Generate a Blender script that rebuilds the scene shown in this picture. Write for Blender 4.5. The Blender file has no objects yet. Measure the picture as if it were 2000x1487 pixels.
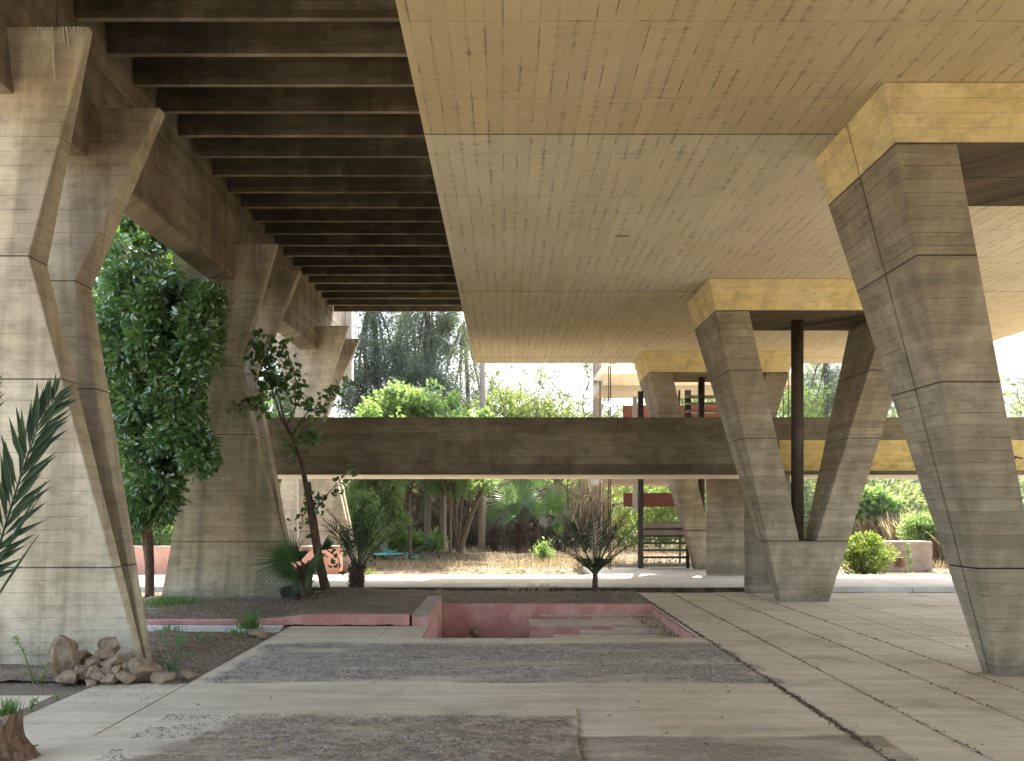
import bpy, bmesh, math, random
import numpy as np
from mathutils import Vector, Matrix, noise
R = math.radians
sc = bpy.context.scene
COL = sc.collection
# ------------------------------------------------------------------ camera
cam = bpy.data.cameras.new('camera')
cam.lens = 28.0; cam.sensor_width = 36.0; cam.sensor_fit = 'HORIZONTAL'
cam.shift_x = 0.0065; cam.shift_y = 0.1233
cam.clip_start = 0.05; cam.clip_end = 4000
camo = bpy.data.objects.new('camera', cam); COL.objects.link(camo)
camo.location = (0, 0, 1.5); camo.rotation_euler = (R(90), 0, 0)
sc.camera = camo
# ------------------------------------------------------------------ sky and sun
SUN = Vector((0.72, 3.33, 4.94)).normalized()
EL = math.asin(SUN.z); AZ = math.atan2(SUN.x, SUN.y)
world = bpy.data.worlds.new('World'); sc.world = world; world.use_nodes = True
wt = world.node_tree; bg = wt.nodes['Background']
sky = wt.nodes.new('ShaderNodeTexSky'); sky.sky_type = 'NISHITA'; sky.sun_disc = False
sky.sun_elevation = EL; sky.sun_rotation = AZ
sky.air_density = 1.2; sky.dust_density = 3.0; sky.ozone_density = 0.8
wt.links.new(sky.outputs[0], bg.inputs[0]); bg.inputs[1].default_value = 0.15
sl = bpy.data.lights.new('sun', 'SUN'); sl.energy = 3.0; sl.angle = R(0.6); sl.color = (1.0, 0.95, 0.86)
so = bpy.data.objects.new('sun', sl); COL.objects.link(so)
so.rotation_euler = SUN.to_track_quat('Z', 'Y').to_euler(); so.location = (0, 30, 40)
sc.view_settings.view_transform = 'Standard'; sc.view_settings.look = 'None'
sc.view_settings.exposure = 2.78; sc.view_settings.gamma = 1.0
sc.cycles.max_bounces = 9; sc.cycles.diffuse_bounces = 7; sc.cycles.glossy_bounces = 3
sc.cycles.transparent_max_bounces = 6; sc.cycles.transmission_bounces = 4
sc.cycles.use_denoising = True
sc.cycles.sample_clamp_indirect = 8.0
# ------------------------------------------------------------------ units: u = 1.5/332 m across and up, D = depth of the nearest column
U = 1.5 / 332; D = 7.03; SP = 0.79
def W(X, d, z): return Vector((X * U, d * D, (z + 332) * U))
def PX(px, py, d): return W((px - 987) * d, d, (990 - py) * d)
def Z(z): return (z + 332) * U
# ------------------------------------------------------------------ materials
class NT:
    def __init__(s, name):
        s.m = bpy.data.materials.new(name); s.m.use_nodes = True
        s.t = s.m.node_tree; s.n = s.t.nodes; s.n.clear()
        s.out = s.n.new('ShaderNodeOutputMaterial')
    def new(s, typ, **kw):
        n = s.n.new(typ)
        for k, v in kw.items(): setattr(n, k, v)
        return n
    def put(s, sock, v):
        if isinstance(v, bpy.types.NodeSocket): s.t.links.new(v, sock)
        elif v is not None:
            if sock.type == 'RGBA' and len(v) == 3: v = (*v, 1)
            sock.default_value = v
    def math(s, op, a, b=None, c=None, clamp=False):
        n = s.new('ShaderNodeMath', operation=op, use_clamp=clamp)
        s.put(n.inputs[0], a)
        if b is not None: s.put(n.inputs[1], b)
        if c is not None: s.put(n.inputs[2], c)
        return n.outputs[0]
    def xyz(s, v):
        n = s.new('ShaderNodeSeparateXYZ'); s.put(n.inputs[0], v); return n.outputs
    def vec(s, x, y, z=0.0):
        n = s.new('ShaderNodeCombineXYZ')
        for i, v in enumerate((x, y, z)): s.put(n.inputs[i], v)
        return n.outputs[0]
    def noise(s, v, scale, detail=4, rough=0.55, dist=0.0):
        n = s.new('ShaderNodeTexNoise'); s.put(n.inputs['Vector'], v)
        n.inputs['Scale'].default_value = scale; n.inputs['Detail'].default_value = detail
        n.inputs['Roughness'].default_value = rough; n.inputs['Distortion'].default_value = dist
        return n.outputs[0]
    def vor(s, v, scale, feature='F1'):
        n = s.new('ShaderNodeTexVoronoi', feature=feature); s.put(n.inputs['Vector'], v)
        n.inputs['Scale'].default_value = scale; return n.outputs[0]
    def step(s, v, a, b, lo=0.0, hi=1.0):
        n = s.new('ShaderNodeMapRange', interpolation_type='SMOOTHSTEP'); s.put(n.inputs[0], v)
        for i, q in enumerate((a, b, lo, hi)): s.put(n.inputs[i + 1], q)
        return n.outputs[0]
    def mix(s, f, a, b, mode='MIX'):
        n = s.new('ShaderNodeMix', data_type='RGBA', blend_type=mode)
        s.put(n.inputs[0], f); s.put(n.inputs[6], a); s.put(n.inputs[7], b); return n.outputs[2]
    def scale(s, c, f):
        n = s.new('ShaderNodeVectorMath', operation='SCALE'); s.put(n.inputs[0], c); s.put(n.inputs[3], f); return n.outputs[0]
    def obj(s): return s.new('ShaderNodeTexCoord').outputs['Object']
    def pos(s): return s.new('ShaderNodeNewGeometry').outputs['Position']
    def isl(s): return s.new('ShaderNodeNewGeometry').outputs['Random Per Island']
    def rnd(s): return s.new('ShaderNodeObjectInfo').outputs['Random']
    def bump(s, h, strength=0.4, dist=0.01):
        n = s.new('ShaderNodeBump'); n.inputs['Strength'].default_value = strength
        n.inputs['Distance'].default_value = dist; s.put(n.inputs['Height'], h); return n.outputs[0]
    def bsdf(s, col, rough=0.85, normal=None, metallic=0.0, spec=0.3):
        n = s.new('ShaderNodeBsdfPrincipled'); s.put(n.inputs['Base Color'], col); s.put(n.inputs['Roughness'], rough)
        n.inputs['Metallic'].default_value = metallic; n.inputs['Specular IOR Level'].default_value = spec
        if normal is not None: s.put(n.inputs['Normal'], normal)
        s.t.links.new(n.outputs[0], s.out.inputs[0]); return n

def board_concrete(name, c1, c2, bh=0.105, bl=2.6, joints=(), seam=0.75, tone=0.22, stain=0.35, grain=0.3, groove=1.0, under=False):
    t = NT(name); x, y, z = t.xyz(t.obj()); rn = t.rnd()
    TN = lambda c: (c[0] * 0.995, c[1] * 1.0, c[2] * 0.95)
    c1, c2 = TN(c1), TN(c2)
    wob = t.noise(t.vec(t.math('ADD', x, y), z), 1.3, 2)
    u = t.math('ADD', t.math('ADD', x, y), t.math('MULTIPLY', rn, 9.0))
    v = t.math('ADD', z, t.math('MULTIPLY', wob, 0.02))
    rowf = t.math('DIVIDE', v, bh); row = t.math('FLOOR', rowf)
    w1 = t.new('ShaderNodeTexWhiteNoise', noise_dimensions='1D'); t.put(w1.inputs['W'], row)
    cellu = t.math('ADD', t.math('DIVIDE', u, bl), t.math('MULTIPLY', w1.outputs[0], 3.0))
    w2 = t.new('ShaderNodeTexWhiteNoise', noise_dimensions='2D'); t.put(w2.inputs['Vector'], t.vec(row, t.math('FLOOR', cellu)))
    bt = w2.outputs[0]
    wl = t.math('MULTIPLY_ADD', t.noise(t.vec(t.math('MULTIPLY', u, 3.0), v, 2), 3.0, 4), 0.006, -0.001)
    ed = t.math('MULTIPLY', t.math('PINGPONG', rowf, 0.5), bh)
    mort = t.step(t.math('SUBTRACT', ed, wl), 0.002, -0.001)
    edu = t.math('MULTIPLY', t.math('PINGPONG', cellu, 0.5), bl)
    mort = t.math('MAXIMUM', mort, t.math('MULTIPLY', t.step(edu, 0.005, 0.002), 0.5))
    blot = t.noise(t.vec(u, v), 1.1, 6, 0.62)
    blot2 = t.noise(t.vec(u, t.math('MULTIPLY', v, 1.7), 3.3), 5.0, 5, 0.65)
    gr = t.noise(t.vec(t.math('MULTIPLY', u, 1.2), t.math('MULTIPLY', v, 34.0), 1.0), 1.5, 5, 0.6)
    vs = t.noise(t.vec(t.math('MULTIPLY', u, 2.6), t.math('MULTIPLY', v, 0.22), 7.0), 1.6, 5, 0.6)
    fine = t.noise(t.vec(u, v, 5.0), 70, 3, 0.7)
    col = t.mix(t.step(blot, 0.35, 0.68), c1, c2)
    if under:  # downward faces coloured paler to stand for floor bounce light; sides keep the dark stain
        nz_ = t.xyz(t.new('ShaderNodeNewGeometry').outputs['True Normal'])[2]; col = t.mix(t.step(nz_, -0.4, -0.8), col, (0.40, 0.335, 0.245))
    k = t.math('MULTIPLY_ADD', t.math('SUBTRACT', bt, 0.5), tone * 2, 1.0)
    k = t.math('MULTIPLY', k, t.math('MULTIPLY_ADD', t.math('SUBTRACT', gr, 0.5), grain * 2, 1.0))
    k = t.math('MULTIPLY', k, t.step(vs, 0.36, 0.60, 1.0 - stain, 1.0 + stain * 0.15))
    k = t.math('MULTIPLY', k, t.step(blot2, 0.3, 0.6, 0.80, 1.08))
    k = t.math('MULTIPLY', k, t.math('MULTIPLY_ADD', t.math('SUBTRACT', fine, 0.5), 0.5, 1.0))
    sm = t.step(t.noise(t.vec(t.math('MULTIPLY', u, 0.8), t.math('MULTIPLY', row, 1.7), 11.0), 2.2, 5, 0.7), 0.42, 0.66, 0.12, 1.0)
    mm = t.math('MULTIPLY', mort, t.math('MULTIPLY', sm, seam))
    k = t.math('MULTIPLY', k, t.math('SUBTRACT', 1.0, mm))
    spl = t.step(t.math('ADD', z, t.math('MULTIPLY', blot2, 0.5)), 0.52, 0.28)
    k = t.math('MULTIPLY', k, t.math('MULTIPLY_ADD', spl, -0.22, 1.0))
    pit = t.step(t.vor(t.vec(u, v, 2.0), 16), 0.10, 0.03)
    pit = t.math('MULTIPLY', pit, t.step(t.noise(t.vec(u, v, 9.0), 2.2, 3), 0.52, 0.64))
    k = t.math('MULTIPLY', k, t.math('MULTIPLY_ADD', pit, -0.55, 1.0))
    h = t.math('ADD', t.math('MULTIPLY', gr, 0.25), t.math('MULTIPLY', fine, 0.25))
    h = t.math('ADD', h, t.math('MULTIPLY', bt, 0.25)); h = t.math('SUBTRACT', h, mm)
    h = t.math('SUBTRACT', h, pit)
    for zj in joints:
        j = t.step(t.math('ABSOLUTE', t.math('SUBTRACT', t.math('ADD', z, t.math('MULTIPLY', fine, 0.006)), zj + 0.003)), 0.009, 0.005)
        k = t.math('MULTIPLY', k, t.math('MULTIPLY_ADD', j, -0.72 * groove, 1.0)); h = t.math('SUBTRACT', h, t.math('MULTIPLY', j, 2.0))
    t.bsdf(t.scale(col, k), 0.88, t.bump(h, 0.55, 0.008)); return t.m

def soffit_mat(name):
    t = NT(name); x, y, z = t.xyz(t.pos())
    br = t.new('ShaderNodeTexBrick', offset=0.0); wob = t.noise(t.vec(x, y), 0.9, 3)
    y2 = t.math('ADD', y, t.math('MULTIPLY', t.noise(t.vec(x, y, 4), 2.2, 3), 0.03)); x2 = t.math('ADD', x, t.math('MULTIPLY', wob, 0.035))
    t.put(br.inputs['Vector'], t.vec(t.math('ADD', y2, 0.70), x2)); br.inputs['Scale'].default_value = 1
    br.inputs['Mortar Size'].default_value = 0.0065; br.inputs['Mortar Smooth'].default_value = 0.6
    br.inputs['Brick Width'].default_value = 1.06; br.inputs['Row Height'].default_value = 0.132
    t.put(br.inputs['Color1'], (1, 1, 1)); t.put(br.inputs['Color2'], (0, 0, 0)); t.put(br.inputs['Mortar'], (0.5, 0.5, 0.5))
    bt = t.xyz(br.outputs[0])[0]; mort = br.outputs[1]
    # smudges gathered round the long seams, running across them
    row = t.math('PINGPONG', t.math('SUBTRACT', x2, 0.0), 0.066)
    near = t.step(row, 0.045, 0.0)
    sm = t.noise(t.vec(t.math('MULTIPLY', x, 1.2), t.math('MULTIPLY', y, 8.0), 2), 2.6, 5, 0.7)
    smp = t.noise(t.vec(t.math('MULTIPLY', x, 4.0), t.math('MULTIPLY', y, 0.9), 6), 1.6, 4, 0.6)
    smudge = t.math('MULTIPLY', t.math('MULTIPLY_ADD', near, 0.8, 0.2), t.math('MULTIPLY', t.step(sm, 0.44, 0.62), t.step(smp, 0.44, 0.58)))
    seamv = t.step(t.noise(t.vec(t.math('MULTIPLY', x, 7.6), t.math('MULTIPLY', y, 2.1), 1), 1.0, 4, 0.7), 0.50, 0.58)
    seam = t.math('MULTIPLY', mort, t.math('MULTIPLY_ADD', seamv, 0.62, 0.06))
    cs = t.math('MULTIPLY', t.math('PINGPONG', t.math('DIVIDE', t.math('ADD', y2, 0.70), 1.06), 0.5), 1.06)
    cs = t.math('MULTIPLY', t.step(cs, 0.010, 0.003), t.step(t.noise(t.vec(x, 0.0, t.math('FLOOR', t.math('DIVIDE', y2, 1.06))), 3.2, 5, 0.75), 0.46, 0.64, 0.08, 0.62))
    seam = t.math('MAXIMUM', seam, cs)
    light = t.math('MULTIPLY', mort, t.step(t.noise(t.vec(t.math('MULTIPLY', x, 7.6), t.math('MULTIPLY', y, 1.1), 21), 1.0, 4, 0.7), 0.52, 0.62))
    blot = t.noise(t.vec(x, y), 0.45, 5, 0.6); fine = t.noise(t.vec(x, y, 3), 42, 3, 0.7)
    cross = t.noise(t.vec(t.math('MULTIPLY', x, 1.0), t.math('MULTIPLY', y, 16.0), 9), 2.0, 4, 0.65)
    pa = t.mix(t.step(blot, 0.38, 0.66), (0.58, 0.475, 0.27), (0.62, 0.53, 0.33)); pb = t.mix(t.step(blot, 0.38, 0.66), (0.64, 0.565, 0.39), (0.68, 0.62, 0.465)); pc = t.mix(t.step(blot, 0.38, 0.66), (0.70, 0.605, 0.395), (0.72, 0.645, 0.45))
    col = t.mix(t.step(y, 1.047 * D, 1.048 * D), pa, pb); col = t.mix(t.step(y, 1.814 * D, 1.815 * D), col, pc)
    k = t.math('MULTIPLY_ADD', t.math('SUBTRACT', bt, 0.5), 0.10, 1.0)
    k = t.math('MULTIPLY', k, t.math('MULTIPLY_ADD', t.math('SUBTRACT', cross, 0.5), 0.14, 1.0))
    k = t.math('MULTIPLY', k, t.math('MULTIPLY_ADD', t.math('SUBTRACT', fine, 0.5), 0.14, 1.0))
    col = t.scale(col, k)
    col = t.mix(t.math('MULTIPLY', smudge, 0.5), col, (0.16, 0.125, 0.095))
    col = t.mix(seam, col, (0.085, 0.065, 0.045))
    col = t.mix(t.math('MULTIPLY', light, 0.45), col, (0.78, 0.68, 0.48))
    for dj in (0.245, 1.047, 1.814, 2.61):
        j = t.step(t.math('ABSOLUTE', t.math('SUBTRACT', t.math('ADD', y, t.math('MULTIPLY', fine, 0.012)), dj * D + 0.006)), 0.015, 0.006)
        col = t.mix(t.math('MULTIPLY', j, 0.9), col, (0.035, 0.028, 0.02))
    h = t.math('SUBTRACT', t.math('MULTIPLY', cross, 0.3), mort); h = t.math('ADD', h, t.math('MULTIPLY', bt, 0.5))
    t.bsdf(col, 0.8, t.bump(h, 0.5, 0.006)); return t.m

def ground_mat(name, base1, base2, kind):
    t = NT(name); p = t.pos(); x, y, z = t.xyz(p)
    TN = lambda c: (c[0] * 0.995, c[1] * 1.0, c[2] * 0.95)
    base1, base2 = TN(base1), TN(base2)
    b1 = t.noise(p, 0.55, 6, 0.62); fine = t.noise(p, 55, 4, 0.75); mid = t.noise(p, 6, 5, 0.65)
    streak = t.noise(t.vec(t.math('MULTIPLY', x, 0.5), t.math('MULTIPLY', y, 4.5), 2), 1.6, 6, 0.65)
    col = t.mix(t.step(b1, 0.36, 0.64), base1, base2)
    k = t.math('MULTIPLY_ADD', t.math('SUBTRACT', streak, 0.5), 0.95, 1.0)
    k = t.math('MULTIPLY', k, t.math('MULTIPLY_ADD', t.math('SUBTRACT', mid, 0.5), 0.35, 1.0))
    k = t.math('MULTIPLY', k, t.math('MULTIPLY_ADD', t.math('SUBTRACT', fine, 0.5), 0.35, 1.0))
    col = t.scale(col, k); h = t.math('MULTIPLY', fine, 0.4)
    if kind == 'pave':
        # brushed finish, worn dust and gravel-and-dirt patches left where the floor was never laid
        br = t.noise(t.vec(t.math('MULTIPLY', x, 26.0), t.math('MULTIPLY', y, 1.2), 4), 1.0, 3, 0.6)
        col = t.scale(col, t.math('MULTIPLY_ADD', t.math('SUBTRACT', br, 0.5), 0.16, 1.0)); h = t.math('ADD', h, t.math('MULTIPLY', br, 0.3))
        n1 = t.math('MULTIPLY', t.math('SUBTRACT', t.noise(t.vec(t.math('MULTIPLY', x, 0.8), t.math('MULTIPLY', y, 2.0), 8), 1.5, 5, 0.6), 0.5), 1.0)
        def rect(x0, x1, y0, y1, s, amp, skew=0.0):
            xs = t.math('ADD', x, t.math('MULTIPLY', t.math('SUBTRACT', y, y1), skew))
            a = t.math('MINIMUM', t.math('SUBTRACT', xs, x0), t.math('SUBTRACT', x1, x))
            b = t.math('MINIMUM', t.math('SUBTRACT', y, y0), t.math('SUBTRACT', y1, y))
            return t.step(t.math('ADD', t.math('MINIMUM', a, b), t.math('MULTIPLY', n1, amp)), -s, s)
        g1 = rect(-2.55, 2.35, 0.965 * D, 1.245 * D, 0.05, 0.55)
        g1 = t.math('MULTIPLY', g1, t.step(y, 0.963 * D, 0.967 * D))
        g2 = rect(-1.9, 0.50, -9, 0.80 * D, 0.08, 0.7, -0.3)
        g2 = t.math('MULTIPLY', g2, t.step(x, 0.535, 0.52))
        g = t.math('MAXIMUM', g1, g2)
        patch = t.step(t.noise(t.vec(t.math('MULTIPLY', x, 0.7), t.math('MULTIPLY', y, 2.6), 3), 1.1, 7, 0.75), 0.36, 0.54, 0.2, 1.0)
        g = t.math('MULTIPLY', g, patch)
        gv = t.vor(p, 38); gn = t.noise(p, 22, 5, 0.8)
        gc = t.mix(t.step(gn, 0.36, 0.64), (0.085, 0.065, 0.046), (0.38, 0.32, 0.255))
        gcb = t.mix(g1, t.mix(t.step(gn, 0.38, 0.64), (0.10, 0.068, 0.042), (0.37, 0.285, 0.195)), gc)
        col = t.mix(t.math('MULTIPLY', g, t.step(gv, 0.15, 0.55, 0.65, 0.95)), col, gcb)
        # a pale worn pour edge behind the near pad and dust drift
        g3 = t.math('MULTIPLY', rect(0.50, 2.45, -9, 0.742 * D, 0.03, 0.25, -0.35), t.step(t.noise(t.vec(x, t.math('MULTIPLY', y, 3.0), 5), 1.2, 6, 0.7), 0.36, 0.56, 0.35, 0.9)); col = t.mix(g3, col, t.mix(t.step(gn, 0.35, 0.65), (0.16, 0.12, 0.08), (0.30, 0.24, 0.17)))
        d1 = t.step(t.math('ADD', t.noise(p, 0.8, 5, 0.65), 0.0), 0.52, 0.66)
        col = t.mix(t.math('MULTIPLY', d1, 0.45), col, (0.27, 0.205, 0.14))
        sp = t.step(t.vor(p, 9), 0.045, 0.02); col = t.mix(t.math('MULTIPLY', sp, 0.8), col, (0.05, 0.04, 0.03))
        h = t.math('ADD', h, t.math('MULTIPLY', t.math('MULTIPLY', gn, g), 2.5))
    if kind == 'soil':
        far = t.step(y, 15.5, 17.5)
        cl = t.vor(p, 34); col = t.mix(t.step(cl, 0.1, 0.5, 0.0, 0.55), t.scale(col, 0.45), col)
        dry = t.mix(t.noise(t.vec(t.math('MULTIPLY', x, 1.0), t.math('MULTIPLY', y, 3.0)), 3.0, 5, 0.7), (0.10, 0.07, 0.045), (0.25, 0.185, 0.12))
        col = t.mix(far, col, dry); h = t.math('ADD', h, t.math('MULTIPLY', cl, 2.0))
    t.bsdf(col, 0.93, t.bump(h, 0.7, 0.008)); return t.m

def simple(name, c1, c2, scale=8, rough=0.7, bump=0.3, metallic=0.0, stretch=(1, 1, 1), spec=0.3):
    t = NT(name); x, y, z = t.xyz(t.obj())
    v = t.vec(t.math('MULTIPLY', x, stretch[0]), t.math('MULTIPLY', y, stretch[1]), t.math('MULTIPLY', z, stretch[2]))
    n = t.noise(v, scale, 5, 0.65); f = t.noise(v, scale * 7, 3, 0.6)
    col = t.mix(t.step(n, 0.33, 0.67), c1, c2); col = t.scale(col, t.math('MULTIPLY_ADD', f, 0.4, 0.8))
    t.bsdf(col, rough, t.bump(t.math('ADD', n, t.math('MULTIPLY', f, 0.4)), bump, 0.01), metallic, spec); return t.m

def leaf_mat(name, c1, c2, trans=0.35, rough=0.45, gloss=0.06):
    t = NT(name); r = t.isl(); p = t.noise(t.obj(), 1.3, 3)
    f = t.math('ADD', t.math('MULTIPLY', r, 0.7), t.math('MULTIPLY', t.math('SUBTRACT', p, 0.35), 0.8), clamp=True)
    col = t.mix(f, c1, c2)
    d = t.new('ShaderNodeBsdfDiffuse'); t.put(d.inputs[0], col)
    tr = t.new('ShaderNodeBsdfTranslucent'); t.put(tr.inputs[0], t.mix(0.5, col, (c2[0] * 1.5, c2[1] * 1.5, c2[2] * 0.6)))
    gl = t.new('ShaderNodeBsdfGlossy'); gl.inputs['Roughness'].default_value = rough; t.put(gl.inputs[0], (1, 1, 1))
    m1 = t.new('ShaderNodeMixShader'); m1.inputs[0].default_value = trans
    t.t.links.new(d.outputs[0], m1.inputs[1]); t.t.links.new(tr.outputs[0], m1.inputs[2])
    m2 = t.new('ShaderNodeMixShader'); m2.inputs[0].default_value = gloss
    t.t.links.new(m1.outputs[0], m2.inputs[1]); t.t.links.new(gl.outputs[0], m2.inputs[2])
    t.t.links.new(m2.outputs[0], t.out.inputs[0]); return t.m

VJ = (Z(462), Z(234), Z(-119))
M = {}
M['column'] = board_concrete('board marked brown concrete', (0.28, 0.235, 0.172), (0.37, 0.32, 0.245), 0.105, 3.1, VJ, 0.8, 0.13, 0.16, 0.32)
M['pier'] = board_concrete('board marked pale concrete', (0.44, 0.37, 0.265), (0.55, 0.48, 0.37), 0.118, 4.0, (Z(495), Z(256), Z(-125)), 0.75, 0.07, 0.30, 0.16)
M['beam'] = board_concrete('board marked beam concrete', (0.25, 0.20, 0.14), (0.34, 0.28, 0.20), 0.12, 3.4, (), 0.6, 0.16, 0.25, 0.25)
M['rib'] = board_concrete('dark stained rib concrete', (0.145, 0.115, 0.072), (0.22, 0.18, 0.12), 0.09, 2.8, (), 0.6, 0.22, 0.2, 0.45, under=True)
M['bridge'] = board_concrete('dark stained bridge concrete', (0.15, 0.118, 0.078), (0.22, 0.178, 0.122), 0.14, 3.6, (), 0.8, 0.24, 0.10, 0.55)
M['cap'] = board_concrete('yellow painted board concrete', (0.72, 0.58, 0.29), (0.76, 0.65, 0.38), 0.115, 4.5, (), 0.5, 0.05, 0.08, 0.08)
M['band'] = board_concrete('ochre painted board concrete', (0.60, 0.43, 0.15), (0.66, 0.50, 0.20), 0.10, 4.5, (), 0.7, 0.05, 0.10, 0.10)
M['soffit'] = soffit_mat('yellow washed board soffit')
M['pave'] = ground_mat('brushed concrete paving', (0.46, 0.375, 0.27), (0.54, 0.46, 0.35), 'pave')
M['walk'] = ground_mat('pale concrete walkway', (0.50, 0.46, 0.41), (0.56, 0.52, 0.47), 'walk')
M['soil'] = ground_mat('dry soil', (0.21, 0.155, 0.105), (0.29, 0.22, 0.155), 'soil')
M['pink'] = simple('faded pink render', (0.47, 0.20, 0.165), (0.57, 0.32, 0.27), 3, 0.85, 0.3)
M['pinkwall'] = simple('terracotta painted render', (0.56, 0.26, 0.17), (0.62, 0.34, 0.25), 3, 0.85, 0.2)
M['coping'] = simple('dusty concrete coping', (0.30, 0.235, 0.17), (0.40, 0.325, 0.25), 5, 0.9, 0.4)
M['tread'] = simple('worn dusty tread concrete', (0.42, 0.34, 0.25), (0.54, 0.45, 0.35), 5, 0.9, 0.4)
M['white'] = simple('cream painted concrete', (0.52, 0.45, 0.34), (0.60, 0.53, 0.42), 3, 0.8, 0.2)
M['fascia'] = simple('weathered white concrete', (0.62, 0.59, 0.54), (0.70, 0.67, 0.62), 3, 0.8, 0.3)
M['red'] = simple('oxide red painted metal', (0.20, 0.07, 0.05), (0.25, 0.095, 0.07), 4, 0.6, 0.1)
M['steel'] = simple('dark weathered steel', (0.045, 0.04, 0.036), (0.10, 0.09, 0.08), 9, 0.5, 0.2, 0.4)
M['slat'] = simple('bleached railing slats', (0.20, 0.17, 0.14), (0.33, 0.30, 0.26), 9, 0.7, 0.2)
M['pipe'] = simple('black painted drain pipe', (0.045, 0.033, 0.022), (0.085, 0.065, 0.045), 6, 0.5, 0.15)
M['rock'] = simple('dusty limestone rubble', (0.18, 0.12, 0.072), (0.33, 0.245, 0.165), 9, 0.95, 0.9)
M['gravel'] = simple('grey brown grit', (0.12, 0.10, 0.08), (0.42, 0.36, 0.30), 6, 0.95, 0.3)
M['debris'] = simple('dark leaf crumbs', (0.04, 0.03, 0.02), (0.12, 0.085, 0.055), 6, 0.95, 0.3)
M['lime'] = simple('white lime drips', (0.55, 0.52, 0.46), (0.66, 0.63, 0.56), 9, 0.9, 0.2)
M['bark'] = simple('grey brown bark', (0.13, 0.095, 0.065), (0.24, 0.185, 0.135), 7, 0.95, 0.9, 0, (3, 3, 0.6))
M['barkpale'] = simple('pale trunk bark', (0.27, 0.215, 0.165), (0.36, 0.30, 0.24), 7, 0.95, 0.7, 0, (1, 1, 5))
M['barkdark'] = simple('dark wet bark', (0.075, 0.05, 0.033), (0.15, 0.105, 0.07), 7, 0.95, 0.9, 0, (3, 3, 0.5))
M['stump'] = simple('rotten stump wood', (0.09, 0.05, 0.03), (0.26, 0.165, 0.10), 6, 0.95, 1.0, 0, (5, 5, 0.5))
M['fibre'] = simple('shaggy palm fibre', (0.06, 0.036, 0.025), (0.17, 0.10, 0.07), 14, 0.95, 0.9)
M['citrus'] = leaf_mat('glossy citrus leaves', (0.045, 0.115, 0.03), (0.19, 0.33, 0.09), 0.28, 0.30, 0.13)
M['fig'] = leaf_mat('dark young leaves', (0.04, 0.095, 0.03), (0.12, 0.22, 0.05), 0.35, 0.4, 0.05)
M['lime_leaf'] = leaf_mat('bright spring leaves', (0.10, 0.19, 0.06), (0.26, 0.37, 0.15), 0.6, 0.5, 0.05)
M['yellow_leaf'] = leaf_mat('yellow green leaves', (0.13, 0.20, 0.04), (0.26, 0.33, 0.09), 0.5, 0.5, 0.04)
M['conifer'] = leaf_mat('grey green needles', (0.085, 0.105, 0.07), (0.20, 0.23, 0.155), 0.3, 0.6, 0.03)
M['olive'] = leaf_mat('thin olive leaves', (0.12, 0.15, 0.075), (0.26, 0.30, 0.16), 0.5, 0.6, 0.04)
M['thicket'] = leaf_mat('dead brown thatch', (0.08, 0.06, 0.042), (0.27, 0.205, 0.15), 0.2, 0.8, 0.01)
M['straw'] = leaf_mat('dry straw', (0.25, 0.19, 0.14), (0.48, 0.40, 0.31), 0.4, 0.7, 0.02)
M['litter'] = leaf_mat('dry leaf litter', (0.13, 0.085, 0.055), (0.50, 0.40, 0.30), 0.1, 0.8, 0.02)
M['frond'] = leaf_mat('dark date palm leaflets', (0.02, 0.045, 0.022), (0.055, 0.10, 0.04), 0.15, 0.45, 0.035)
M['fan'] = leaf_mat('fan palm blades', (0.05, 0.12, 0.04), (0.12, 0.22, 0.07), 0.3, 0.4, 0.07)
M['fanbright'] = leaf_mat('sunlit fan palm blades', (0.07, 0.15, 0.05), (0.22, 0.33, 0.16), 0.5, 0.4, 0.07)
M['grass'] = leaf_mat('green grass blades', (0.05, 0.12, 0.025), (0.14, 0.25, 0.06), 0.4, 0.5, 0.04)
M['tarp'] = simple('torn turquoise plastic', (0.10, 0.40, 0.38), (0.18, 0.52, 0.48), 8, 0.5, 0.4)
M['black'] = simple('black plastic', (0.015, 0.012, 0.010), (0.03, 0.025, 0.02), 8, 0.5, 0.2)
M['plank'] = simple('weathered timber', (0.20, 0.155, 0.115), (0.30, 0.25, 0.20), 5, 0.9, 0.5, 0, (0.6, 5, 5))
M['hill'] = simple('dry scrub hillside', (0.05, 0.052, 0.038), (0.10, 0.095, 0.065), 0.02, 1.0, 0.2)
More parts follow.
